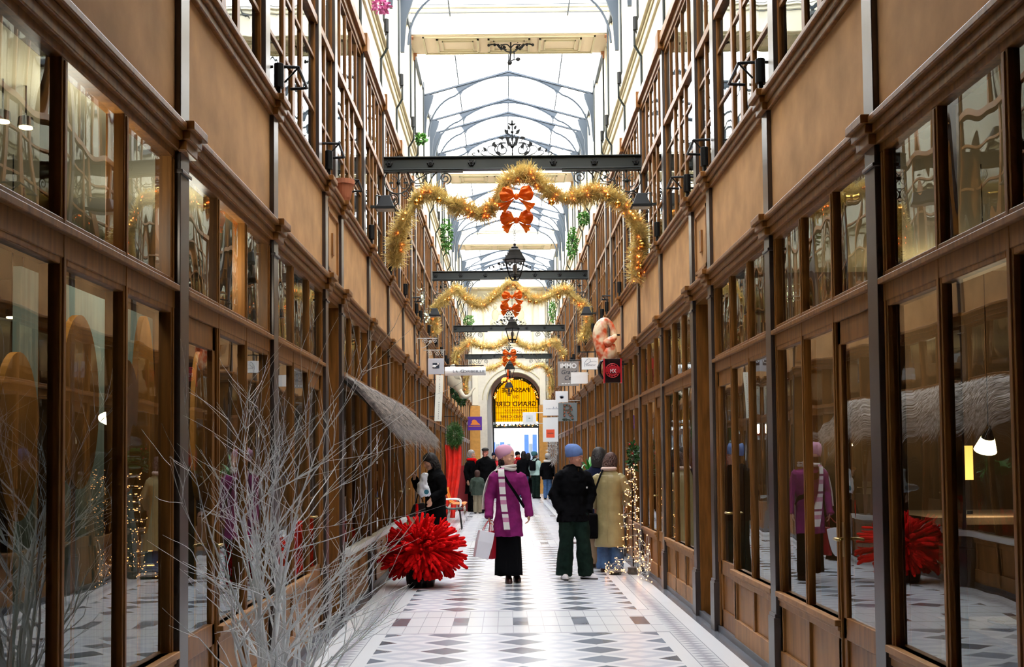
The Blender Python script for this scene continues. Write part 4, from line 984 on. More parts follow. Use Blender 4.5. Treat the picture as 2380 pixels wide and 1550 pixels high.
# ------------------------------------------------------------ red thorny bush in a black tub
r = thing('red_bush', 'round scarlet felt bush of thick spiky fingers in a black tub', 'bush', (-1.04, 13.45, 0)); rnd = random.Random(12)
RED = mat('scarlet_felt', (.60, .002, .003), .85, noise=.3, scale=18, spec=.1)
q = MB(); cz = .42
q.ball((0, 0, cz), .22, 14, 10, (1.15, 1.1, .9))
for i in range(480):
    v = Vector((rnd.gauss(0, 1), rnd.gauss(0, 1), rnd.gauss(0, 1))).normalized()
    if v.z < -.85: continue
    L = rnd.uniform(.24, .48) * (1 if v.z > -.3 else .9); L *= (1.0 + .12 * max(0, v.x)); 
    side = v.cross(Vector((rnd.gauss(0, 1), rnd.gauss(0, 1), rnd.gauss(0, 1)))).normalized() * .05
    if v.z > .6: L *= 1.0 + .25 * rnd.random()
    st = Vector((v.x * .16, v.y * .16, cz + v.z * .13)); sc = Vector((1.12, 1.05, .86))
    e = Vector((v.x * L * sc.x, v.y * L * sc.y, cz + v.z * L * sc.z))
    e.z = max(.09, e.z - (.09 if v.z < .1 else 0)); mid = (st + e) / 2 + side * rnd.uniform(-.6, .6) + Vector((0, 0, .02)); R0 = rnd.uniform(.016, .027)
    q.tube([st, mid, e * .93 + mid * .07, e], [R0 * 1.2, R0 * 1.1, R0 * .85, R0 * .3], 6)
    if rnd.random() < .8:
        b_ = mid + (e - mid) * .3; d_ = ((e - mid).normalized() + side * 12).normalized() * .09; q.tube([b_, b_ + d_], [R0, R0 * .5], 5)
q.build('felt_branches', RED, r, smooth=True)
q = MB(); q.lathe([(.16, 0), (.175, .08), (.18, .24), (.15, .24)], n=18); q.build('tub', BLACK, r)
q = MB(); 
for i in range(60):
    a = rnd.uniform(0, 2 * PI); d = abs(rnd.gauss(.22, .12)); x, y_ = math.cos(a) * d + .15, math.sin(a) * d; q.add([(x, y_, .003), (x + .02, y_ + .01, .005), (x + .01, y_ + .03, .003)], [(0, 1, 2)])
o = q.build('fallen_felt', RED, None, fix=False); o.location = (-1.04, 13.45, 0); tag(o, 'scatter of tiny red felt scraps on the marble beside the red bush', 'scraps', kind='stuff')
# ------------------------------------------------------------ white twig tree close to the left windows
r = thing('twig_tree', 'tall bare white-painted twig branches in the left foreground in front of the shop window', 'branches', (-1.07, 5.0, 0)); rnd = random.Random(21)
TW = mat('white_sprayed_twig', (.92, .94, .94), .5, noise=.12, scale=30)
q = MB()
def grow(p, d, L, R, depth):
    n = 5; pts = [p.copy()]; rs = [R]; dd = d.copy()
    for i in range(n):
        dd = (dd + Vector((rnd.gauss(0, .09), rnd.gauss(0, .09), rnd.gauss(.03, .05)))).normalized()
        pts.append(pts[-1] + dd * L / n); rs.append(R * (1 - .62 * (i + 1) / n))
    q.tube(pts, rs, 5 if R > .003 else 3, cap=False)
    if depth <= 0: return
    k = rnd.choice((3, 4, 5)) if depth > 1 else rnd.choice((2, 3, 4))
    for i in range(k):
        j = rnd.randrange(1, n + 1); base = pts[j]; dirn = (pts[j] - pts[j - 1]).normalized(); side = dirn.cross(Vector((rnd.gauss(0, 1), rnd.gauss(0, 1), rnd.gauss(0, 1)))).normalized()
        a = rnd.uniform(.35, .85); nd = (dirn * math.cos(a) + side * math.sin(a))
        if base.x + nd.x * L * .7 < -.46: nd.x = abs(nd.x)
        nd.z = nd.z * .8 + .22; nd.normalize(); grow(base, nd, L * rnd.uniform(.5, .78), max(rs[j] * .72, .0016), depth - 1)
stems = [(-.20, 0, .98), (-.08, .1, 1.45), (0, -.1, 1.25), (.12, 0, 1.50), (.24, .1, 1.25), (.34, -.05, 1.15), (.46, .05, .95), (-.14, -.12, .85), (.18, -.15, .9), (.05, .15, 1.1), (.3, .15, .8)]
for x, y_, L in stems:
    p = Vector((x * .15, y_ * .3, .25)); d = Vector((x * .50, y_ * .5, 1)).normalized(); grow(p, d, L * .70, .012 + .004 * rnd.random(), 3)
q.v = [(max(v[0], -.475), v[1], v[2]) for v in q.v]
q.build('twigs', TW, r, fix=False)
q = MB(); q.lathe([(.13, 0), (.17, .30), (.18, .32), (.15, .32), (.14, .28), (.0, .28)], n=20); q.build('pot', mat('white_pot', (.6, .6, .58), .5), r)
# ------------------------------------------------------------ fairy light tree by the right wall
r = thing('fairy_light_tree', 'slim standing cone of tiny warm fairy lights beside the right shopfront', 'light tree', (1.64, 14.65, 0)); rnd = random.Random(31)
q = MB(); q.lathe([(.07, 0), (.08, .03), (.07, .06), (.075, .09), (.02, .10)], n=12); q.build('foot', mat('dark_wood_foot', (.06, .05, .04), .5), r); q = MB(); q.tube([(0, 0, .1), (0, 0, 1.42)], .008, 6); q.build('stem', BLACK, r)
q = MB(); bulbs = MB(); n = 150; prev = None; path = []
for i in range(n):
    t = i / n; a = t * 2 * PI * 9; R = (.05 + .17 * (1 - t) ** .9) * rnd.uniform(.6, 1.15); z = .12 + t * 1.3
    p = Vector((max(-.26, min(.2, math.cos(a) * R)) * (1 if math.cos(a) < 0 else .6), math.sin(a) * R * 1.3, z)); path.append(p)
    v = Vector((rnd.gauss(0, 1), rnd.gauss(0, 1), rnd.gauss(0, 1))).normalized() * .035; v.x = -abs(v.x) if p.x > .1 else v.x; q.tube([p, p + v], .0022, 3, cap=False); path_b = p + v
    if i < 98: b_ = MB(); b_.ball(path_b, .0065, 6, 4); b_.build('bulb', BULBF if 'BULBF' in globals() else globals().setdefault('BULBF', mat('fairy_bulb', (1, .7, .4), .4, emit=6.5, ecol=(1, .40, .11))), r)
    else: bulbs.ball(path_b, .0065, 6, 4)
q.tube(path, .0018, 3, cap=False); q.build('wire', mat('clear_wire', (.5, .52, .5), .4), r)
o = bulbs.build('bulbs', BULBF, r); o['kind'] = 'stuff'
for lab, c, nn, sd, spread in (('loose heap of warm fairy lights on the floor by the blue jeans', (1.40, 14.62, 0), 30, 5, (.13, .1, .12)), ('fairy light string spilling down beside the wooden door at the foot of the wall', (1.70, 13.95, 0), 46, 6, (.06, .5, .5))):
    rr = thing('fairy_light_string', lab, 'light string', c, group='loose fairy light strings'); rnd = random.Random(sd); q = MB(); path = []
    for i in range(nn):
        p = Vector((rnd.uniform(-1, 1) * spread[0], rnd.uniform(-1, 1) * spread[1], .01 + abs(rnd.gauss(0, .5)) * spread[2])); path.append(p)
        b_ = MB(); b_.ball(p + Vector((0, -.01, .012)), .0065, 6, 4); b_.build('bulb', BULBF, rr)
    q.tube(bez(path, 3), .002, 3, cap=False); q.build('wire', globals().get('WIREM') or globals().setdefault('WIREM', mat('clear_wire_2', (.5, .52, .5), .4)), rr)
    if sd == 5: q = MB(); q.lathe([(.08, 0), (.085, .03), (.05, .035)], n=12); q.build('foot', BLACK, rr)
# holly sprays on the pillar above the light tree
r = leafball('holly_spray', 'green holly spray with red berries fixed to the right pillar above the light tree', 'plant', at(1484, 1058, 15.2), .17, 130, GRD, (.35, .5, 1.1), .022, .075, 77); rnd = random.Random(5)
r.location.x = XR - .09
for i in range(5): q = MB(); q.ball((rnd.uniform(-.05, .03), rnd.uniform(-.06, 0), rnd.uniform(-.15, .17)), .014, 7, 5); q.build('berry', globals().get('BERRY') or globals().setdefault('BERRY', mat('red_berry', (.5, .01, .02), .3)), r)
# ------------------------------------------------------------ thatched awning on the left
r = thing('thatched_awning', 'shaggy grey straw awning sloping from the left shopfront above the window sill', 'awning', (XL, 10.9, 2.30)); rnd = random.Random(41)
TH = mat('weathered_straw', (.54, .49, .45), .7, noise=.7, scale=22); LA = 6.55
q = MB(); q.add([(0, 0, 0), (0, LA, 0), (.42, LA, -.40), (.42, 0, -.40), (0, 0, -.03), (0, LA, -.03), (.42, LA, -.43), (.42, 0, -.43)], [(0, 1, 2, 3), (7, 6, 5, 4), (0, 3, 7, 4), (1, 5, 6, 2), (3, 2, 6, 7)]); q.build('backing', mat('dark_backing', (.05, .04, .03), .9), r)
q = MB()
for i in range(11000):
    y_ = rnd.uniform(-.03, LA); s0 = rnd.random() ** 1.3 * .5; L = rnd.uniform(.25, .62); lay = rnd.uniform(0, .06)
    x0 = s0 * .44; x1 = min(x0 + L * .80, .50 + rnd.gauss(0, .055)); z0 = -x0 * .95 + .01 + lay; z1 = -x1 * .97 + lay - (.10 * max(0, x1 - .42) / .1) * rnd.random()
    dy = rnd.gauss(.02, .05); w_ = rnd.uniform(.003, .009)
    q.add([(x0, y_ - w_, z0), (x0, y_ + w_, z0), ((x0 + x1) / 2, y_ + dy * .5 + w_, (z0 + z1) / 2 + .015), (x1, y_ + dy, z1), ((x0 + x1) / 2, y_ + dy * .5 - w_, (z0 + z1) / 2 + .015)], [(0, 1, 2, 3, 4)])
q.build('straw', TH, r, fix=False)
# white sill under the awning with red branches behind the glass
q = MB(); q.box(XL - .03, XL + .05, 10.95, 17.3, .605, .64); q.box(XL - .03, XL + .03, 10.95, 17.3, .57, .605); tag(q.build('window_sill', WHITE), 'white painted window sill running below the straw awning', 'sill')
for i, yy in enumerate((8.6, 11.6, 13.9)):
    rr = thing('red_branches', ('spiky red branches inside the left shop window, %s' % ('behind the white twigs', 'behind the near end of the white sill', 'halfway along the white sill')[i]), 'branches', (XL - .40, yy, 0), group='red branches in the left windows'); q = MB(); rnd = random.Random(i + 60)
    for j in range(70):
        a = rnd.uniform(0, 2 * PI); el = rnd.uniform(.1, 1.5); L = rnd.uniform(.15, .34); p0 = Vector((0, 0, .55)); e = p0 + Vector((math.cos(a) * math.cos(el) * L * .9, math.sin(a) * math.cos(el) * L * 1.1, math.sin(el) * L * 1.6)); q.tube([p0, (p0 + e) / 2 + Vector((rnd.gauss(0, .03), rnd.gauss(0, .03), 0)), e], [.015, .012, .004], 5)
    q.build('twigs', RED, rr); q = MB(); q.lathe([(.1, 0), (.12, .5), (.08, .56)], n=12); q.build('vase', BLACK, rr)
# ------------------------------------------------------------ small iron things on the facades
k = 0
for side, X, sx in SIDES:
    U = X + sx * .055; V = X + sx * .12
    names_ = ('nearest', 'second', 'third', 'fourth', 'fifth', 'sixth', 'seventh', 'eighth', 'ninth', 'tenth', 'eleventh', 'twelfth', 'thirteenth', 'fourteenth')
    j = 0
    for yc, b in ys:
        if yc < 7 or yc > 32 or (side == 'left' and abs(yc - 10.9) < .1): continue
        lab = 'black box spotlight on the %s brown cornice ledge, %s one in view' % (side, names_[j])
        q = MB(); yy = yc - .075; q.tube([(X - sx * .02, yy, 4.10), (X - sx * .02, yy, 4.27)], .035, 10); o = q.build('spotlight', BLACK, None, bevel=.004)
        q = MB(); q.box(X - sx * .035, X - sx * .005, yy - .02, yy + .02, 4.02, 4.11); q.build('foot', BLACK, o)
        tag(o, lab, 'spotlight', 'ledge spotlights %s' % side); j += 1
        if yc > 12:
            q = MB(); yy = yc - .12; q.tube([(V - sx * .10, yy, 7.40), (V - sx * .10, yy, 7.58)], .035, 10); o = q.build('wall_spotlight', BLACK, None); q = MB(); q.tube([(V - sx * .10, yy, 7.42), (V - sx * .08, yy, 7.34)], .012, 5); q.build('foot', BLACK, o)
            tag(o, 'black tube spotlight above the %s white wall moulding, over the %s ledge spotlight' % (side, names_[j - 1]), 'spotlight', 'upper spotlights %s' % side)
    # iron window bars
    for n_, (yc, dz) in enumerate(((8.35, 0), (10.35, 0), (11.7, 0), (20.1, 0))):
        q = MB(); z = 4.42 if n_ else 4.42
        q.tube([(U + sx * .03, yc + .3, z), (U - sx * .10, yc + .28, z), (U - sx * .12, yc - .18, z), (U + sx * .03, yc - .2, z)], .012, 6)
        q.tube([(U - sx * .12, yc - .18, z - .0), (U - sx * .02, yc - .2, z - .12)], .008, 5)
        tag(q.build('window_bar', BLACK), 'bent black iron bar in front of the %s upper window, %s from the viewer' % (side, ('nearest', 'second', 'third', 'fourth')[n_]), 'bar', 'iron bars at the upper windows')
    # floodlights
    for n_, yc in enumerate((13.85, 23.4)):
        r = thing('floodlight', 'black trapezoid floodlight on an arm from the %s upper wall, level with the %s garland' % (side, ('nearest', 'second')[n_]), 'floodlight', (X - sx * .10, yc, 4.66 if n_ == 0 else 4.55))
        q = MB(); q.loft([[(-.11, -.09, 0), (.11, -.09, 0), (.11, .09, 0), (-.11, .09, 0)], [(-.055, -.05, .15), (.055, -.05, .15), (.055, .05, .15), (-.055, .05, .15)]]); q.build('hood', BLACK, r, bevel=.006)
        q = MB(); q.box(-.125, .125, -.10, .10, -.025, 0); q.build('rim', BLACK, r); q = MB(); q.box(-.11, .11, -.085, .085, -.03, -.026); q.build('lens', mat('lamp_lens_%s%d' % (side, n_), (.5, .5, .48), .1), r)
        q = MB(); q.box(0 if sx > 0 else -.2, .2 if sx > 0 else 0, -.02, .02, .0, .03); q.tube([(0, 0, .13), (sx * .12, 0, .16), (sx * .13, 0, .02)], .012, 5); q.build('arm', DIRON, r)
r = thing('terracotta_pot', 'terracotta flower pot on the left brown ledge by the narrow panel', 'pot', (XL + .02, 10.75, 4.02))
q = MB(); q.lathe([(.05, .0), (.062, .03), (.085, .14), (.095, .14), (.095, .18), (.08, .18), (.07, .12)], n=20); o = q.build('pot_body', mat('terracotta', (.45, .15, .07), .7), r, smooth=False)
for v in range(1): r.scale = (1.15, 1.15, 1.15)
for side, X, sx in SIDES:
    pass
for i, (px, py, Y) in enumerate(((967, 690, 20.5), (981, 735, 21.8))):
    r = thing('tinsel_light', ('little cluster of silver-green lights on the left ledge, %s one' % ('upper', 'lower')[i]), 'lights', at(px, py, Y), group='silver light clusters'); r.location.x = XL + .04; rnd = random.Random(i)
    q = MB()
    for j in range(60): p = Vector((rnd.gauss(0, .035), rnd.gauss(0, .05), rnd.gauss(0, .09))); q.add([p, p + Vector((rnd.gauss(0, .03), rnd.gauss(0, .03), rnd.gauss(0, .03))), p + Vector((.012, 0, .012))], [(0, 1, 2)])
    q.build('foil', GIRON, r, fix=False)
    for j in range(7): q = MB(); q.ball((rnd.gauss(0, .03), -.03, rnd.gauss(0, .08)), .012, 6, 5); q.build('light', globals().get('LG2') or globals().setdefault('LG2', mat('pale_green_light', (.8, 1, .5), .4, emit=6)), r)
# ------------------------------------------------------------ chairs
CHO = mat('orange_plastic', (.90, .24, .02), .35); CHR = mat('chrome', (.6, .6, .6), .2, metal=1); CHG = mat('dark_green_seat', (.03, .05, .045), .6)
def chair(label, x, y_, rz, shell, legs, arms=False):
    r = thing('chair', label, 'chair', (x, y_, 0), rz, 'chairs by the left wall')
    m = MB(); rows = []     # one-piece shell: back into seat
    prof = [(-.24, .82), (-.23, .70), (-.20, .58), (-.16, .49), (-.08, .445), (.05, .44), (.16, .45), (.22, .44)]
    for yy, z in prof: rows.append([(u * .21 * (1 if z < .6 else .9), yy - .03 * (1 - abs(u)) * 0 + .02 * u * u, z + .02 * u * u) for u in (-1, -.6, 0, .6, 1)])
    m.add([p for r_ in rows for p in r_], [(i * 5 + j, i * 5 + j + 1, (i + 1) * 5 + j + 1, (i + 1) * 5 + j) for i in range(len(prof) - 1) for j in range(4)])
    n = len(prof)
    o = m.build('shell', shell, r, smooth=True, fix=False); s_ = o.modifiers.new('t', 'SOLIDIFY'); s_.thickness = .018
    for sg in (-1, 1):
        for fy in (-.17, .18):
            q = MB(); q.tube([(sg * .17, fy, .43), (sg * .19, fy + (.05 if fy > 0 else -.05), 0)], .011, 7); q.build('leg', legs, r, smooth=True)
    if arms:
        for sg in (-1, 1): q = MB(); q.tube(bez([(sg * .22, -.2, .62), (sg * .24, -.12, .655), (sg * .25, .1, .66), (sg * .25, .2, .62), (sg * .22, .2, .5)]), .014, 7); q.build('armrest', WHITE, r, smooth=True)
    return r
chair('orange plastic chair with chrome legs, nearer of the two by the left wall', -1.24, 27.4, -PI / 2, CHO, CHR)
chair('orange plastic chair partly hidden behind the nearer orange one', -1.24, 28.1, -PI / 2, CHO, CHR)
chair('dark chair with white curved armrests behind the woman in the long black coat', -1.22, 24.6, -PI / 2, CHG, BLACK, True)
q = MB(); q.box(-.16, .16, -.02, .02, 0, 1.35); q.box(-.10, -.06, -.03, -.02, 1.0, 1.2); o = q.build('standing_board', mat('dark_red_board', (.28, .012, .02), .5)); o.location = (-1.31, 33.4, 0); tag(o, 'dark red standing board behind the orange chairs', 'board')
# silvery tinsel column by the right exit pier
leafball('silver_tinsel', 'pale silvery tinsel bunch hanging beside the ochre pier at the right', 'tinsel', at(1286, 1048, 40), .26, 700, GIRON, (.6, .6, 1.9), .006, .16, 90)
# ------------------------------------------------------------ inside the shops
SAGE = CURT
q = MB(); q.box(XL - 1.0, XL - .96, 3.4, 5.5, 0, 2.3); tag(q.build('display_screen', SAGE), 'grey-green display screen inside the nearest left shop window', 'screen')
q = MB(); q.box(XL - .9, XL - .86, 5.6, 7.7, 0, 2.5); tag(q.build('display_screen', SAGE), 'pale grey-green screen inside the second left shop window', 'screen')
OV = mat('amber_veneer', (.60, .26, .045), .5, noise=.2)
def oval(label, y_, z, ry, rz_, xo):
    q = MB(); pts = [(y_ + ry * math.cos(a), z + rz_ * math.sin(a)) for a in [j * PI / 20 for j in range(40)]]; q.prism(pts, XL - xo, XL - xo + .03, 'x'); q.box(XL - xo - .01, XL - xo, y_ - .015, y_ + .015, 0, z); o = q.build('oval_board', OV); tag(o, label, 'oval board', 'amber ovals in the left windows')
    return o
oval('tall amber oval board behind the leftmost foreground pane', 4.75, 1.62, .20, .36, .52); oval('amber oval board behind the second pane from the left edge', 5.38, 1.80, .24, .42, .5); oval('slim amber oval board behind the third pane from the left', 6.0 - .1, 1.70, .2, .35, .45)
oval('tall slim amber oval board behind the first pane past the near left pillar', 6.35, 1.72, .17, .62, .5); oval('amber oval board behind the door beside the near left pillar', 7.5, 1.75, .16, .5, .5)
LAMPM = mat('glowing_lamp', (1, .75, .35), .5, emit=9, ecol=(1, .72, .35)); SHADE = mat('amber_shade', (.8, .45, .12), .6, emit=.9, ecol=(1, .5, .1))
def pendant(label, loc, s=1.0, tilt=.5):
    r = thing('pendant_lamp', label, 'lamp', loc, group='pendant lamps in the right shop'); q = MB(); q.lathe([(.05 * s, -.02 * s), (.012 * s, .06 * s), (.01 * s, .08 * s)], n=14); o = q.build('cap', BLACK, r); o.rotation_euler = (tilt, 0, 0)
    q = MB(); q.lathe([(.085 * s, -.13 * s), (.05 * s, -.02 * s)], n=18); o = q.build('shade', LAMPM, r, smooth=True); o.rotation_euler = (tilt, 0, 0)
    q = MB(); q.tube([(0, 0, .07 * s), (0, 0, 3.13 - loc[2])], .003, 4); q.build('cord', BLACK, r)
pendant('lit white cone lamp hanging behind the rightmost large pane', at(2297, 1012, 6.2), .72); pendant('small lit lamp behind the middle pane of the second right shopfront', at(1965, 1012, 9.6), .7, 0); pendant('small lit lamp behind the glass beside the second right pillar', at(1782, 1020, 12.5), .7, 0)
r = thing('table_lamp', 'square amber lampshade glowing inside the nearest right shop', 'lamp', at(2238, 1115, 6.6)); q = MB(); q.box(-.042, .042, -.05, .05, 0, .2); q.build('lamp_shade', SHADE, r)
q = MB(); q.tube([(0, 0, 0), (0, 0, -.18)], .012, 8); q.lathe([(.05, -.2), (.05, -.18)], n=12); q.build('base', BLACK, r)
zt = r.location.z - .2
q = MB(); q.box(2.35, 4.6, 6.2, 7.1, zt - .04, zt); q.box(2.4, 2.5, 6.25, 7.0, 0, zt - .04); q.box(4.4, 4.5, 6.25, 7.0, 0, zt - .04); o = q.build('shop_counter', DARKIN); tag(o, 'dark wooden counter inside the nearest right shop under the amber lampshade', 'counter')
q = MB(); q.box(2.05, 2.75, 4.3, 5.4, .70, .73)
for x in (2.1, 2.7):
    for y_ in (4.35, 5.35): q.box(x - .02, x + .02, y_ - .02, y_ + .02, 0, .70)
o = q.build('display_table', DARKIN); tag(o, 'low dark display table inside the nearest right window', 'table')
for i, (dx, dy, R) in enumerate(((2.3, 5.05, .14), (2.4, 4.6, .13))):
    q = MB(); q.lathe([(.0, 0), (R * .5, .002), (R, .02), (R, .026), (R * .5, .01), (0, .008)], n=24); o = q.build('plate', mat('amber_plate_%d' % i, (.35, .12, .02) if i else (.3, .28, .2), .15), smooth=True); o.location = (dx, dy, .731); tag(o, ('pale shallow plate on the window table in the right shop', 'amber red-rimmed plate on the window table in the right shop')[i], 'plate')
# spots of light high in the left shop
for i, (px, py) in enumerate(((6, 281), (60, 295), (28, 737), (53, 740))):
    d = at(px, py, 4.0); t = 0
    p = at(px, py, 1.0) - Vector((0, 0, 1.5)); xx = XL - 1.0 - .25 * (i % 2); s_ = xx / p.x; pos = Vector((xx, s_ * 1.0, 1.5 + p.z * s_))
    if pos.z > 3.0: s_ = 1.45 / p.z; pos = Vector((p.x * s_, s_, 2.95))
    r = thing('ceiling_spot', ('small lit halogen spot in the nearest left shop, %s' % ('at the very edge of the picture', 'second one in the upper panes', 'lower left one', 'lower right one')[i]), 'lamp', pos, group='halogen spots in the left shop')
    q = MB(); q.lathe([(.035, 0), (.03, .04), (.01, .05)], n=12); q.build('housing', BLACK, r); q = MB(); q.lathe([(.028, -.006), (.028, 0)], n=12); q.build('lens', LAMPM, r); q = MB(); q.tube([(0, 0, .05), (0, 0, 3.13 - pos.z)], .004, 4); q.build('stem', BLACK, r)

def lamp(name, loc, power, col=(1, .78, .5), rad=.12):
    l = bpy.data.lights.new(name, 'POINT'); l.energy = power; l.color = col; l.shadow_soft_size = rad
    o = bpy.data.objects.new(name, l); COL.objects.link(o); o.location = loc; return o
lamp('left_shop_fill', (XL - .28, 4.7, 2.7), 13, (1, .9, .75)); lamp('left_shop_fill', (XL - .28, 6.7, 2.7), 13, (1, .9, .75))  # unseen point lights placed just inside the glass to brighten screens and ovals
lamp('right_shop_fill', at(2300, 1030, 6.2) + Vector((0, 0, -.25)), 12); lamp('right_shop_fill', (XR + 1.6, 9.0, 2.6), 14)  # first goes with the cone lamp, second is an added unseen fill
for yy in (12.5, 16.5, 22, 27, 33, 40):
    lamp('left_shop_fill', (XL - 1.0, yy, 2.2), 18); lamp('right_shop_fill', (XR + 1.0, yy + .6, 2.2), 18)  # unseen fills added to lift the dark shop rooms further down
# ------------------------------------------------------------ people
SKIN = mat('skin', (.62, .33, .22), .55, noise=.06, scale=10)
def mrot(yaw, pitch=0, roll=0): return Matrix.Rotation(yaw, 4, 'Z') @ Matrix.Rotation(pitch, 4, 'X') @ Matrix.Rotation(roll, 4, 'Y')
def ellr(c, rx, ry, n=16, z=None, M=None):
    pts = [Vector((c[0] + rx * math.cos(2 * PI * j / n), c[1] + ry * math.sin(2 * PI * j / n), c[2])) for j in range(n)]
    return [tuple(M @ p) for p in pts] if M else [tuple(p) for p in pts]
def person(label, loc, rz, H, P, hat=None, full=True):
    """P: pose and clothes. Local frame: faces -y, height 1.7 before scaling."""
    r = thing('person', label, 'person', loc, rz, P.get('group')); s = H / 1.7; r.scale = (s, s, s)
    g = P.get
    lean = g('lean', 0)
    sh = {sg: Vector((sg * .160, 0, 1.355)) for sg in (-1, 1)}
    el = {-1: Vector(g('elL', (-.235, .02, 1.11))), 1: Vector(g('elR', (.235, .02, 1.11)))}
    wr = {-1: Vector(g('wrL', (-.25, -.06, .87))), 1: Vector(g('wrR', (.25, -.06, .87)))}
    hip = {sg: Vector((sg * (.075 if g('coat') else .09), 0, .87)) for sg in (-1, 1)}
    an = {-1: Vector(g('anL', (-.09, .0, .08))), 1: Vector(g('anR', (.09, .0, .08)))}
    kn = {sg: Vector(g('knL' if sg < 0 else 'knR', tuple((hip[sg] + an[sg]) / 2 + Vector((0, -.02, .02))))) for sg in (-1, 1)}
    HM = Matrix.Translation(Vector((0, .01, 1.47)) + Vector(g('hoff', (0, 0, 0)))) @ mrot(g('yaw', 0), g('pitch', 0), g('roll', 0))     # origin at the base of the skull
    b = MB()
    cs = .78 if g('coat') else 1.0
    b.loft([ellr((0, 0, .84), .14 * cs, .095 * cs), ellr((0, 0, .93), .155 * cs, .10 * cs), ellr((0, 0, 1.04), .125 * cs, .085), ellr((0, 0, 1.2), .145 * cs, .095 * cs), ellr((0, 0, 1.31), .16 * cs, .09 * cs), ellr((0, .0, 1.37), .11 * cs, .07), ellr((0, .005, 1.43), .06, .055)])
    b.tube([(0, .01, 1.38), (0, .005, 1.46), HM @ Vector((0, 0, .05))], [.062, .054, .052], 12)
    for sg in (-1, 1):
        b.tube([sh[sg] - Vector((sg * .03 * (cs < 1), 0, .03 * (cs < 1))), (sh[sg] + el[sg]) / 2, el[sg], (el[sg] + wr[sg]) / 2, wr[sg]], [.052 * cs, .046 * cs, .038 * cs, .034 * cs, .025], 10)
        b.tube([hip[sg], (hip[sg] * .6 + kn[sg] * .4), kn[sg], kn[sg] * .65 + an[sg] * .35, an[sg]], [.065 if g('coat') else .085, .068, .052, .052, .034], 10)
        fa_ = Matrix.Rotation(g('faL' if sg < 0 else 'faR', 0), 3, 'Z'); b.tube([an[sg] + fa_ @ Vector((0, .02, -.045)), an[sg] + fa_ @ Vector((0, -.12, -.058))], [.028, .02], 8)
        if g('pockets'): continue
        # hand: palm, four fingers of different length and a thumb
        hd = Vector(g('hdL' if sg < 0 else 'hdR', (0, -.15, -1))).normalized(); pn = Vector(g('pnL' if sg < 0 else 'pnR', (-sg, 0, 0))).normalized()
        ac = hd.cross(pn).normalized(); curl = g('curl', .5); w0 = wr[sg]
        pc = [w0 + hd * t for t in (0, .03, .06, .085)]
        rings = []
        for t, wd in ((0, .024), (.03, .034), (.06, .040), (.088, .038)):
            c = w0 + hd * t; rings.append([tuple(c + ac * wd * math.cos(a) + pn * .014 * math.sin(a)) for a in [j * PI / 5 for j in range(10)]])
        b.loft(rings)
        for fi, (off, L) in enumerate(((-.030, .068), (-.010, .078), (.010, .073), (.028, .056))):
            p0 = w0 + hd * .08 + ac * off; d1 = (hd + pn * curl * .5).normalized(); d2 = (hd + pn * curl * 1.6).normalized(); d3 = (hd * .6 + pn * curl * 2.6).normalized()
            b.tube([p0, p0 + d1 * L * .42, p0 + d1 * L * .42 + d2 * L * .33, p0 + d1 * L * .42 + d2 * L * .33 + d3 * L * .25], [.0095, .009, .0085, .006], 6)
        th = ac * (-1); p0 = w0 + hd * .03 + th * .026
        b.tube([p0, p0 + (hd + th * .9 + pn * .3).normalized() * .032, p0 + (hd + th * .9 + pn * .3).normalized() * .032 + (hd + pn * .5).normalized() * .03], [.012, .011, .008], 6)
    # head
    hr = []
    for z, rx, ry, oy in ((-.005, .030, .03, -.045), (.008, .045, .055, -.03), (.03, .057, .075, -.016), (.06, .066, .088, -.006), (.10, .073, .095, 0), (.14, .076, .098, .004), (.175, .072, .093, .006), (.205, .056, .074, .008), (.225, .030, .042, .01), (.231, .008, .01, .01)):
        hr.append(ellr((0, oy, z), rx, ry, 18, M=HM))
    b.loft(hr)
    b.tube([HM @ Vector((0, -.088, .118)), HM @ Vector((0, -.104, .09)), HM @ Vector((0, -.118, .075)), HM @ Vector((0, -.098, .066))], [.007, .010, .014, .009], 8)
    b.tube([HM @ Vector((-.042, -.080, .132)), HM @ Vector((0, -.094, .128)), HM @ Vector((.042, -.080, .132))], [.007, .009, .007], 6)
    b.ball(HM @ Vector((0, -.082, .012)), .018)
    for sg in (-1, 1):
        b.ball(HM @ Vector((sg * .047, -.062, .07)), .020)
        b.ball(HM @ Vector((sg * .077, .008, .095)), .022, sc=(.35, .8, 1.3))
    body = b.build('body', g('skin', SKIN), r, smooth=True)
    m = body.modifiers.new('skin', 'REMESH'); m.mode = 'VOXEL'; m.voxel_size = .0065 if full else .011; m.use_smooth_shade = True
    sm = body.modifiers.new('smooth', 'SMOOTH'); sm.factor = .5; sm.iterations = 2
    if full:
        for sg in (-1, 1):
            q = MB(); q.ball(HM @ Vector((sg * .030, -.089, .108)), .0085, 8, 6, (1.3, .5, .6)); e = q.build('eye', EYEW, r, smooth=True)
            q = MB(); q.ball(HM @ Vector((sg * .030, -.0935, .108)), .0052, 8, 6, (1, .5, 1)); q.build('iris', EYED, e, smooth=True)
            q = MB(); q.tube([HM @ Vector((sg * .015, -.0985, .128)), HM @ Vector((sg * .032, -.0955, .133)), HM @ Vector((sg * .05, -.080, .127))], [.002, .003, .0015], 5); q.build('eyebrow', g('hair', EYED), r)
        q = MB(); q.tube([HM @ Vector((-.022, -.090, .040)), HM @ Vector((-.008, -.0985, .0435)), HM @ Vector((.008, -.0985, .0435)), HM @ Vector((.022, -.090, .040))], [.002, .005, .005, .002], 6); q.build('mouth', LIP, r, smooth=True)
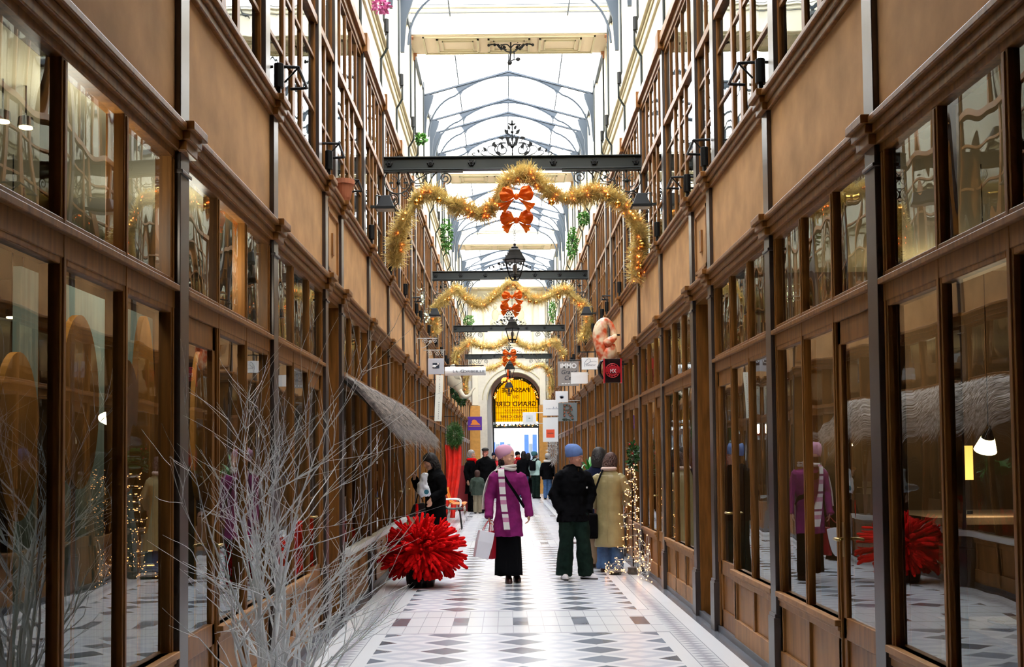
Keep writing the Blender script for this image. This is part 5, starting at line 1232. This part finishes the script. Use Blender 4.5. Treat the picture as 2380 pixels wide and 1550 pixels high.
    # hair
    if g('hair') and not (hat and g('hairlen', .04) <= 0):
        ln = g('hairlen', .04); q = MB(); rnd = random.Random(int(loc[0] * 100) + 500)
        rg = []
        for z, rx, ry, oy in ((-ln, .07, .05, .055), (.02, .078, .066, .045), (.07, .084, .078, .034), (.12, .088, .088, .022), (.165, .088, .102, .010), (.205, .074, .090, .008), (.235, .046, .058, .008), (.248, .012, .016, .01)):
            if hat and z > .10: continue
            k9 = g('hairw', 1) * ((.72 if z < 0 else .93) if hat else 1); rg.append(ellr((0, oy, z), rx * k9, ry * k9, 20, M=HM))
        q.loft(rg)
        for i in range(0 if hat else (420 if full else 80)):    # locks
            a = rnd.uniform(-.15 * PI, 1.15 * PI); z = rnd.uniform(-.0, .235); k_ = math.sqrt(max(.05, 1 - ((z - .1) / .16) ** 2)); p0 = Vector((math.cos(a) * .083 * k_, .018 + math.sin(a) * .085 * k_, z)); p1 = p0 + Vector((math.cos(a) * .014, math.sin(a) * .020, -rnd.uniform(.03, .075)))
            q.tube([HM @ p0, HM @ ((p0 + p1) / 2 + Vector((math.cos(a), math.sin(a), 0)) * .008), HM @ p1], [.007, .011, .002], 5)
        q.build('hair', g('hair'), r, smooth=True)
    if hat and g('hair') and g('hairlen', .04) > 0 and full:
        q = MB(); rnd = random.Random(77)
        for i in range(90):
            a = rnd.uniform(.05 * PI, .95 * PI); p0 = Vector((math.cos(a) * .066, .045 + math.sin(a) * .05, rnd.uniform(.0, .08))); q.tube([HM @ p0, HM @ (p0 + Vector((math.cos(a) * .014, math.sin(a) * .016, -.025))), HM @ (p0 + Vector((math.cos(a) * .006, math.sin(a) * .006, -.065)))], [.008, .010, .003], 5)
        q.build('nape_hair', g('hair'), r, smooth=True)
    if hat == 'beanie':
        q = MB(); tl = g('hattilt', .25); T = HM @ Matrix.Translation((0, .016, .112)) @ Matrix.Rotation(-tl, 4, 'X') @ Matrix.Scale(1.06, 4)
        q.loft([ellr((0, 0, -.006), .082, .100, 24, M=T), ellr((0, 0, .0), .089, .108, 24, M=T), ellr((0, .0, .035), .093, .112, 24, M=T), ellr((0, .006, .07), .092, .113, 24, M=T), ellr((0, .015, .105), .083, .104, 24, M=T), ellr((0, .025, .132), .066, .084, 24, M=T), ellr((0, .033, .150), .042, .055, 24, M=T), ellr((0, .037, .158), .014, .018, 24, M=T)])
        h_ = q.build('knitted_hat', g('hatm'), r, smooth=True); d_ = h_.modifiers.new('folds', 'DISPLACE'); d_.texture = CL2; d_.strength = .007; d_.mid_level = .5
    if hat == 'cap':
        q = MB(); T = HM @ Matrix.Translation((0, .0, .155))
        q.loft([ellr((0, 0, 0), .084, .102, 20, M=T), ellr((0, -.01, .04), .096, .118, 20, M=T), ellr((0, -.01, .07), .06, .08, 20, M=T), ellr((0, 0, .078), .01, .01, 20, M=T)]); q.loft([ellr((0, -.06, .0), .07, .085, 20, M=T), ellr((0, -.06, .012), .07, .085, 20, M=T)]); q.build('flat_cap', g('hatm'), r, smooth=True)
    # coat or jacket: one continuous garment
    if g('coat'):
        z0 = g('hem', .6); fl = g('flare', 1.25); w = g('cw', 1.0); q = MB()
        rings = []
        for t, k_ in ((0, fl), (.25, 1 + (fl - 1) * .7), (.5, 1 + (fl - 1) * .4), (.75, 1.0)):
            z = z0 + (1.02 - z0) * t; rings.append(ellr((0, .01, z), .175 * k_ * w, .135 * k_ * w, 22))
        for z, rx, ry in ((1.05, .160, .13), (1.16, .168, .135), (1.27, .178, .135), (1.33, .172, .12), (1.375, .145, .105), (1.41, .115, .092), (1.44, .085, .078)): rings.append(ellr((0, .008, z), rx * w, ry * w, 22))
        q.loft(rings)
        for sg in (-1, 1):
            c = wr[sg] + (el[sg] - wr[sg]).normalized() * g('cuff', .0); q.tube([sh[sg] + Vector((-sg * .03, .005, .0)), sh[sg] + Vector((sg * .012, .003, -.03)), (sh[sg] + el[sg]) / 2, el[sg], (el[sg] + c) / 2, c], [k_ * w * g('slv', 1) for k_ in (.055, .068, .068, .062, .058, .054)], 14)
        if g('collar', 1): q.loft([ellr((0, .012, 1.41), .098 * w, .09 * w, 20), ellr((0, .015, 1.44), .085, .08, 20), ellr((0, .02, 1.475), .082, .078, 20)])
        c = q.build(g('cname', 'coat'), g('coat'), r, smooth=True)
        m = c.modifiers.new('cloth', 'REMESH'); m.mode = 'VOXEL'; m.voxel_size = .010 if full else .016; m.use_smooth_shade = True
        sm = c.modifiers.new('smooth', 'SMOOTH'); sm.factor = .5; sm.iterations = 4
        d_ = c.modifiers.new('folds', 'DISPLACE'); d_.texture = CL1; d_.strength = g('folds', .03); d_.mid_level = .5; d_.texture_coords = 'LOCAL'
    if g('trousers'):
        q = MB(); tw = g('tw', 1.0)
        q.loft([ellr((0, .005, .80), .16 * tw, .115 * tw), ellr((0, .005, .95), .17, .12), ellr((0, .0, 1.02), .15, .105)])
        for sg in (-1, 1):
            a_ = an[sg] + Vector((0, 0, -.035)); q.tube([hip[sg] + Vector((0, 0, .02)), hip[sg] * .6 + kn[sg] * .4, kn[sg], kn[sg] * .5 + a_ * .5, a_], [.10 * tw, .095 * tw, .078 * tw, .078 * tw * g('bell', 1), .076 * tw * g('bell', 1)], 14)
        c = q.build('trousers', g('trousers'), r, smooth=True)
        m = c.modifiers.new('cloth', 'REMESH'); m.mode = 'VOXEL'; m.voxel_size = .010 if full else .016; m.use_smooth_shade = True
        sm = c.modifiers.new('smooth', 'SMOOTH'); sm.factor = .5; sm.iterations = 3
        d_ = c.modifiers.new('folds', 'DISPLACE'); d_.texture = CL1; d_.strength = .03; d_.mid_level = .5; d_.texture_coords = 'LOCAL'
    if g('skirt'):
        q = MB(); rings = []; n = 40; z0 = g('skhem', .1)
        for i in range(12):
            t = i / 11; z = 1.0 + (z0 - 1.0) * t; R = .125 + .02 * min(1, t * 4) + g('skfl', .02) * t
            rings.append([((R * (1.0 + .035 * t * math.sin(j * 2 * PI / n * 7 + t)) ) * math.cos(2 * PI * j / n), (R * .72 * (1 + .05 * t * math.sin(j * 2 * PI / n * 7))) * math.sin(2 * PI * j / n) + .01, z + .008 * math.sin(j * .9) * t) for j in range(n)])
        q.loft(rings); q.build('skirt', g('skirt'), r, smooth=True)
    if g('shoes'):
        for sg in (-1, 1):
            c = an[sg]; fa = g('faL' if sg < 0 else 'faR', 0); T = Matrix.Translation((c.x, c.y, c.z - .08)) @ Matrix.Rotation(fa, 4, 'Z'); q = MB()
            q.loft([ellr((0, -.045, .0), .042, .125, 18, M=T), ellr((0, -.045, .022), .045, .130, 18, M=T), ellr((0, -.043, .05), .042, .122, 18, M=T), ellr((0, -.02, .075), .037, .085, 18, M=T), ellr((0, .02, .10), .034, .045, 18, M=T)])
            o_ = q.build('shoe', g('shoes'), r, smooth=True)
            q = MB(); q.loft([ellr((0, -.045, -.002), .044, .130, 18, M=T), ellr((0, -.045, .018), .046, .132, 18, M=T)]); q.build('sole', g('soles', EYED), o_)
    r['_hm'] = 0
    del r['_hm']
    return r, HM, wr, s
EYEW = mat('eye_white', (.75, .72, .70), .3); EYED = mat('dark_brown_eye', (.02, .012, .01), .3); LIP = mat('lips', (.42, .10, .09), .5)
CL1 = bpy.data.textures.new('folds_big', 'CLOUDS'); CL1.noise_scale = .11
CL2 = bpy.data.textures.new('folds_small', 'CLOUDS'); CL2.noise_scale = .05
def ribbon(name, pts, w, m, parent, th=.006, side=None):
    """flat strap along points"""
    P = bez(pts, 6); q = MB(); vs = []; n = len(P)
    for i, p in enumerate(P):
        t = (P[min(i + 1, n - 1)] - P[max(i - 1, 0)]).normalized(); nr = Vector((p.x * .6, p.y * 1.6, 0)); nr = nr.normalized() if nr.length > 0 else Vector((0, -1, 0)); s_ = t.cross(nr).normalized() * w / 2
        vs += [p - s_ + nr * th, p + s_ + nr * th, p + s_, p - s_]
    fs = [(i * 4 + a, i * 4 + (a + 1) % 4, (i + 1) * 4 + (a + 1) % 4, (i + 1) * 4 + a) for i in range(n - 1) for a in range(4)]
    q.add(vs, fs + [(0, 1, 2, 3), tuple(range(n * 4 - 4, n * 4))]); return q.build(name, m, parent)
HAIRD = mat('dark_hair', (.009, .005, .0045), .65, noise=.4, scale=60, stretch=(1, 1, .2)); HAIRB = mat('brown_hair', (.06, .022, .014), .7, noise=.4, scale=60, stretch=(1, 1, .2)); HAIRG = mat('grey_hair', (.32, .30, .28), .6, noise=.3, scale=60)
PLUM = mat('plum_quilted_cloth', (.20, .014, .115), .8, spec=.15, noise=.25, scale=9); BLK = mat('black_wool', (.003, .003, .0035), .9, spec=.06); BLKF = mat('black_cloth', (.0035, .0035, .0045), .9, spec=.06)
NAVY = mat('navy_cloth', (.006, .009, .028), .85, spec=.1); OLIVE = mat('mustard_leather', (.33, .27, .125), .38, noise=.12, scale=7); JEAN = mat('blue_denim', (.05, .12, .27), .8, noise=.3, scale=12); TAN = mat('tan_cloth', (.30, .20, .12), .8)
DGREEN = mat('dark_green_cord', (.007, .016, .012), .9, spec=.1, noise=.3, scale=12); PINK = mat('pale_pink_wool', (.55, .28, .40), .9); BLUEH = mat('slate_blue_wool', (.10, .17, .38), .9, noise=.12, scale=20)
SHB = mat('brown_leather_shoe', (.04, .01, .008), .3); SNK = mat('white_sneaker', (.62, .58, .60), .5)
stripe = bpy.data.materials.new('striped_scarf_wool'); stripe.use_nodes = True; n_ = stripe.node_tree; p_ = n_.nodes['Principled BSDF']; p_.inputs['Roughness'].default_value = .9
tc_ = n_.nodes.new('ShaderNodeTexCoord'); sp_ = n_.nodes.new('ShaderNodeSeparateXYZ'); mm = n_.nodes.new('ShaderNodeMath'); mm.operation = 'MULTIPLY'; mm.inputs[1].default_value = 4.6; fr = n_.nodes.new('ShaderNodeMath'); fr.operation = 'FRACT'; rp = n_.nodes.new('ShaderNodeValToRGB'); rp.color_ramp.interpolation = 'CONSTANT'
e_ = rp.color_ramp.elements; e_[0].color = (.18, .015, .10, 1); e_[0].position = 0; e_[1].position = .13; e_[1].color = (.70, .68, .66, 1)
x_ = e_.new(.55); x_.color = (.50, .20, .34, 1); x_ = e_.new(.8); x_.color = (.66, .62, .62, 1)
n_.links.new(tc_.outputs['Object'], sp_.inputs[0]); n_.links.new(sp_.outputs[2], mm.inputs[0]); n_.links.new(mm.outputs[0], fr.inputs[0]); n_.links.new(fr.outputs[0], rp.inputs[0]); n_.links.new(rp.outputs[0], p_.inputs['Base Color'])
KNIT = mat('cream_wool', (.66, .62, .58), .9)

# 1 woman in plum, walking towards the viewer, looking to her left
r, HM, wr, s = person('woman in plum coat, pink beanie and striped scarf walking with shopping bags, looking sideways', (.01, 13.74, 0), 0, 1.66,
    dict(yaw=.95, pitch=.02, hoff=(.0, -.01, 0), elL=(-.225, .03, 1.10), wrL=(-.235, -.08, .86), elR=(.23, .03, 1.10), wrR=(.265, .0, .87), anL=(.0, .05, .08), anR=(.10, .12, .09), coat=PLUM, hem=.585, flare=1.22, cw=.90, slv=1.12, folds=.03,
         skirt=BLKF, skhem=.10, skfl=.03, shoes=SHB, hair=HAIRD, hairlen=.05, hairw=.93, hatm=PINK, hattilt=.45, hdL=(.05, -.1, -1), pnL=(1, 0, 0), curl=.9, cuff=-.045, faL=.1, faR=.2), hat='beanie')
# scarf: round the neck, one end down the front on the viewer's left, the other over the shoulder
q = MB(); q.tube([(.095 * math.cos(a), .012 + .09 * math.sin(a), 1.432 + .012 * math.sin(2 * a)) for a in [j * PI / 10 for j in range(21)]], .024, 10); q.tube([(.09 * math.cos(a) + .01, .005 + .085 * math.sin(a), 1.458 + .012 * math.cos(a)) for a in [j * PI / 10 for j in range(21)]], .018, 10); q.build('scarf_loop', KNIT, r, smooth=True)
ribbon('scarf_end', [(-.075, -.11, 1.44), (-.075, -.155, 1.38), (-.065, -.165, 1.2), (-.05, -.17, 1.0), (-.025, -.195, .8), (-.01, -.20, .665)], .075, stripe, r, .016)
ribbon('scarf_back', [(-.09, -.02, 1.45), (-.16, .03, 1.40), (-.235, .06, 1.28), (-.285, .06, 1.1), (-.30, .06, .92)], .07, KNIT, r, .014)
ribbon('bag_strap', [(-.095, -.02, 1.455), (-.07, -.125, 1.40), (.0, -.165, 1.27), (.08, -.168, 1.15), (.16, -.14, 1.02), (.20, -.08, .95)], .034, BLKF, r, .008)

def shopbag(name, label, loc, w, h, d, m, rz, ry, hand, hm=None):
    r = thing(name, label, 'bag', loc, rz); r.rotation_euler = (0, ry, rz); q = MB()
    q.loft([[(-w * .9, -d, -h), (w * .9, -d, -h), (w * .9, d, -h), (-w * .9, d, -h)], [(-w * 1.02, -d * 1.1, -h * .4), (w * 1.02, -d * 1.1, -h * .4), (w * 1.02, d * 1.1, -h * .4), (-w * 1.02, d * 1.1, -h * .4)], [(-w, -d * .8, 0), (w, -d * .8, 0), (w, d * .8, 0), (-w, d * .8, 0)]], cap=True)
    o = q.build('body', m, r, bevel=.006)
    for yy in (-d * .6, d * .6): q = MB(); q.tube(bez([(-w * .5, yy, 0), (-w * .2, yy * .5, hand * .8), (0, 0, hand), (w * .2, yy * .5, hand * .8), (w * .5, yy, 0)]), .004, 5); q.build('handle', hm or m, r)
    return r
RB = mat('red_paper_bag', (.42, .012, .025), .35); WB = mat('white_paper_bag', (.74, .74, .80), .5)
hp = Vector((.01 - .235 * s, 13.74 - .10 * s, .80 * s))
shopbag('shopping_bag', 'white paper shopping bag swinging from the hand of the woman in plum', (hp.x - .03, hp.y - .03, hp.z - .14), .095, .33, .05, WB, .3, .24, .13, RB)
shopbag('shopping_bag', 'dark red paper bag carried behind the white one by the woman in plum', (hp.x + .035, hp.y + .07, hp.z - .14), .075, .34, .04, RB, .9, -.05, .13)

# 2 man in black jacket and blue beanie
r, HM, wr, s = person('man in black jacket, dark green trousers and blue beanie with hands in pockets', (.84, 14.16, 0), .25, 1.66,
    dict(yaw=.75, pitch=.22, hoff=(.01, -.02, -.005), elL=(-.255, .03, 1.09), wrL=(-.175, -.05, .87), elR=(.255, .02, 1.09), wrR=(.175, -.05, .87), anL=(-.14, .0, .08), anR=(.14, -.06, .08), coat=BLKF, cname='jacket', hem=.735, flare=1.12, cw=1.10, slv=1.05,
         pockets=True, trousers=DGREEN, tw=1.18, bell=1.15, shoes=SNK, hatm=BLUEH, hair=HAIRD, hairlen=.0, hairw=.9, hattilt=.30, hdL=(.35, 0, -1), hdR=(-.35, 0, -1), folds=.045, skin=mat('ruddy_skin', (.50, .22, .15), .55), faL=-.1, faR=.7), hat='beanie')
q = MB(); q.ball((0, .075, 1.42), .10, sc=(1.2, .7, .55)); q.build('hood', BLKF, r, smooth=True)
q = MB(); q.box(.125, .143, -.160, -.150, 1.165, 1.188); q.build('logo_patch', KNIT, r); q = MB(); q.box(.03, .042, -.108, -.10, 1.385, 1.43); q.build('zip_pull', CHR, r)

# 3 woman in mustard leather coat seen from behind
r, HM, wr, s = person('woman seen from behind in a mustard leather coat and jeans, black strap across her back', (1.37, 14.98, 0), PI - .25, 1.60,
    dict(yaw=-.15, pitch=.55, hoff=(.0, -.05, -.01), elL=(-.25, -.04, 1.12), wrL=(-.20, -.22, .95), elR=(.24, -.02, 1.11), wrR=(.22, -.10, .90), anL=(-.10, .0, .08), anR=(.10, .02, .08), coat=OLIVE, hem=.36, flare=1.20, cw=1.05, trousers=JEAN, bell=1.25, shoes=SHB,
         hair=HAIRB, hairlen=.05, hairw=1.05, folds=.02, skin=SKIN))
q = MB(); q.tube([(.09 * math.cos(a), .015 + .09 * math.sin(a), 1.455) for a in [j * PI / 10 for j in range(21)]], .028, 10); q.build('fur_collar', mat('pinkish_fur', (.55, .40, .34), .95), r, smooth=True)
ribbon('bag_strap', [(.07, .09, 1.45), (.10, .15, 1.36), (.15, .168, 1.22), (.20, .15, 1.08), (.225, .12, .95), (.24, .08, .80)], .026, BLKF, r, .008)
q = MB(); q.tube([(0, .168, 1.38), (0, .185, 1.1), (0, .2, .8), (0, .22, .42)], .004, 4); q.tube([(-.17, .10, 1.37), (-.08, .155, 1.36), (.08, .155, 1.36), (.17, .10, 1.37)], .004, 4); q.build('seam', OLIVE, r)
o = thing('handbag', 'black shoulder bag hanging low at the left side of the mustard coat', 'bag', (1.13, 14.93, .62)); q = MB(); q.box(-.05, .07, -.10, .10, -.17, .16); q.build('body', BLKF, o, bevel=.02); q = MB(); q.tube(bez([(0, -.08, .16), (.0, -.03, .3), (.0, .03, .3), (0, .08, .16)]), .006, 5); q.build('handle', BLKF, o)
# 4 companion
r, HM, wr, s = person('dark-haired person in navy coat and tan trousers, mostly hidden behind the mustard coat', (1.28, 15.62, 0), PI - .15, 1.66,
    dict(yaw=-.2, pitch=.35, hoff=(0, -.03, 0), coat=NAVY, hem=.45, flare=1.12, cw=1.1, trousers=TAN, shoes=SHB, hair=HAIRD, hairlen=.09, hairw=1.15))
# 5 woman in long black coat eating
r, HM, wr, s = person('woman in a long black coat seen from the side, lifting food to her mouth', (-1.06, 16.5, 0), -.95, 1.62,
    dict(yaw=-.25, pitch=.42, hoff=(0, -.04, -.005), elL=(-.24, -.12, 1.10), wrL=(-.11, -.30, 1.30), elR=(.24, .0, 1.10), wrR=(.20, -.20, 1.0), hdL=(.5, -.3, .8), pnL=(.3, -.8, 0), coat=BLK, hem=.22, flare=1.25, cw=1.12, skirt=BLKF, shoes=BLKF, hair=HAIRD, hairlen=.03, hairw=1.08, curl=1.0))
M_ = r.matrix_basis
q = MB(); q.ball(HM @ Vector((.080, .012, .072)), .012); q.build('earring', WHITE, r)
hm_ = Vector((-1.06, 16.5, 0)) + Matrix.Rotation(-.95, 3, 'Z') @ (Vector((-.05, -.36, 1.40)) * s)
q = MB(); q.ball((0, 0, 0), .035, sc=(1.3, 1, .7)); o = q.build('pastry', mat('golden_pastry', (.55, .25, .07), .7), smooth=True); o.location = hm_; tag(o, 'golden pastry held to the mouth of the woman in the long black coat', 'food')
o = thing('plastic_bag', 'crumpled white plastic bag with a teal round mark, hanging from the black-coated arm', 'bag', at(984, 1130, 16.15)); q = MB()
q.loft([ellr((.02, 0, -.15), .05, .04), ellr((.01, 0, -.11), .10, .07), ellr((0, 0, -.03), .095, .065), ellr((-.01, 0, .06), .06, .05), ellr((.02, 0, .14), .045, .035), ellr((.03, 0, .20), .055, .02)]); b_ = q.build('body', mat('white_plastic', (.78, .80, .85), .4), o, smooth=True); d_ = b_.modifiers.new('s', 'SUBSURF'); d_.levels = 2; d_.render_levels = 2; d_ = b_.modifiers.new('c', 'DISPLACE'); d_.texture = CL2; d_.strength = .06
q = MB(); q.tube([(.05, -.075, -.08), (.05, -.09, -.08)], .035, 14); q.build('round_mark', mat('teal_print', (.03, .18, .25), .5), o)
o = thing('handbag', 'black leather handbag under the white plastic bag', 'bag', at(971, 1187, 16.3)); q = MB(); q.loft([[(-.13, -.05, -.09), (.12, -.05, -.09), (.12, .05, -.09), (-.13, .05, -.09)], [(-.06, -.04, .10), (.1, -.04, .12), (.1, .04, .12), (-.06, .04, .10)]]); q.build('body', mat('black_leather', (.01, .01, .011), .35), o, bevel=.02); q = MB(); q.tube(bez([(-.03, 0, .10), (.02, 0, .26), (.08, 0, .12)]), .008, 5); q.build('handle', BLKF, o)
o = thing('umbrella', 'folded red umbrella hanging beneath the white plastic bag', 'umbrella', at(969, 1185, 16.1)); q = MB(); q.lathe([(.004, -.17), (.012, -.12), (.022, 0), (.018, .08), (.008, .09)], n=10); q.build('canopy', RED, o); q = MB(); q.tube([(0, 0, .09), (0, 0, .16)], .006, 6); q.build('handle', BLACK, o)
# 6 couple with a child
r, *_ = person('smiling man in black coat and dark flat cap, far behind the woman in plum', (-.60, 32.0, 0), .1, 1.86,
    dict(yaw=-.4, pitch=.05, coat=BLK, hem=.42, flare=1.1, cw=1.25, trousers=BLKF, shoes=BLKF, hatm=mat('dark_cap', (.03, .028, .026), .8), hair=HAIRD, hairlen=0, hairw=.95, skin=mat('flushed_skin', (.60, .22, .16), .5)), hat='cap', full=True)
r, *_ = person('grey-haired woman in black coat with bright red scarf beside the man in the cap', (-1.02, 32.9, 0), .9, 1.80,
    dict(yaw=.3, coat=BLK, hem=.5, flare=1.15, cw=1.1, trousers=BLKF, shoes=BLKF, hair=HAIRG, hairlen=.03, hairw=1.02), full=True)
q = MB(); q.tube([(.10 * math.cos(a), .012 + .10 * math.sin(a), 1.44) for a in [j * PI / 10 for j in range(21)]], .045, 10); q.tube([(.02, -.13, 1.42), (.05, -.16, 1.28), (.06, -.16, 1.16)], [.05, .055, .04], 8); q.build('scarf', RED, r, smooth=True)
r, *_ = person('child in dark green jacket and khaki trousers in front of the couple', (-.83, 31.7, 0), PI, 1.22, dict(coat=mat('bottle_green_cloth', (.03, .05, .035), .8), hem=.72, flare=1.1, cw=1.35, trousers=mat('khaki_cloth', (.24, .20, .13), .8), tw=1.15, shoes=BLKF, hair=HAIRB, hairlen=.03, hairw=1.25))
# 7 crowd by the exit
MINT = mat('mint_jacket_cloth', (.38, .55, .50), .7); TEAL = mat('teal_wool', (.03, .12, .14), .9)
far = [('person in mint jacket and teal beanie with a dark backpack, walking away near the exit', 1.13, 43.5, PI - .7, 1.80, dict(coat=MINT, hem=.85, trousers=DGREEN, tw=1.1, shoes=BLKF, hatm=TEAL, hair=HAIRD, group=None, yaw=-.6), 'beanie'),
    ('person in black jacket and jeans walking away, left of the mint jacket', .68, 44.6, PI, 1.85, dict(coat=BLKF, hem=.78, trousers=JEAN, shoes=BLKF, hair=HAIRD, hairlen=.05), None),
    ('person in grey woolly hat and black jacket with white fur hood by the exit', 1.55, 42.5, PI + .1, 1.72, dict(coat=BLKF, hem=.75, trousers=JEAN, shoes=BLKF, hatm=mat('grey_wool', (.36, .34, .32), .9), hair=HAIRD), 'beanie'),
    ('person with bright red scarf and red and dark clothes, just behind the pink beanie', .48, 46.0, .5, 1.82, dict(coat=mat('maroon_cloth', (.30, .01, .02), .8), hem=.7, trousers=BLKF, shoes=BLKF, hatm=BLKF, hair=HAIRD), 'beanie'),
    ('person in red jacket half hidden left of the pink beanie', -.38, 45.0, 0, 1.72, dict(coat=mat('bright_red_cloth', (.55, .01, .02), .8), hem=.7, trousers=BLKF, shoes=BLKF, hair=HAIRB), None),
    ('person in dark blue hat between the flat cap and the pink beanie', -.52, 46.6, 0, 1.80, dict(coat=NAVY, hem=.6, trousers=BLKF, shoes=BLKF, hatm=NAVY, hair=HAIRD), 'beanie'),
    ('tall dark figure out in the street beyond the exit', .15, 55.5, PI, 1.85, dict(coat=BLKF, hem=.6, trousers=BLKF, shoes=BLKF, hair=HAIRD), None),
    ('person with dark hair and black coat behind the mint jacket, almost in the doorway', .95, 49.0, PI, 1.80, dict(coat=BLKF, hem=.6, trousers=BLKF, shoes=BLKF, hair=HAIRD, hairlen=.06), None)]
for lab, x, y_, rz_, H, P_, ht in far:
    r, *_ = person(lab, (x, y_, 0), rz_, H, P_, hat=ht, full=False)
    if 'mint' in lab and 'left of' not in lab and 'behind' not in lab:
        q = MB(); q.box(-.13, .13, .13, .24, 1.02, 1.38); q.build('backpack', BLKF, r, bevel=.04); q = MB(); q.tube(bez([(-.1, .14, 1.38), (-.11, 0, 1.45), (-.12, -.12, 1.3), (-.12, -.08, 1.05)]), .018, 6); q.tube(bez([(.1, .14, 1.38), (.11, 0, 1.45), (.12, -.12, 1.3), (.12, -.08, 1.05)]), .018, 6); q.build('backpack_strap', BLKF, r)
    if 'fur hood' in lab: q = MB(); q.tube([(.11 * math.cos(a), .03 + .11 * math.sin(a), 1.44) for a in [j * PI / 10 for j in range(21)]], .045, 10); q.build('fur_hood', KNIT, r, smooth=True)
    if 'red scarf' in lab: q = MB(); q.tube([(.10 * math.cos(a), .012 + .10 * math.sin(a), 1.45) for a in [j * PI / 10 for j in range(21)]], .05, 10); q.tube([(.05, -.1, 1.44), (.2, -.1, 1.40)], .04, 6); q.build('scarf', RED, r, smooth=True)
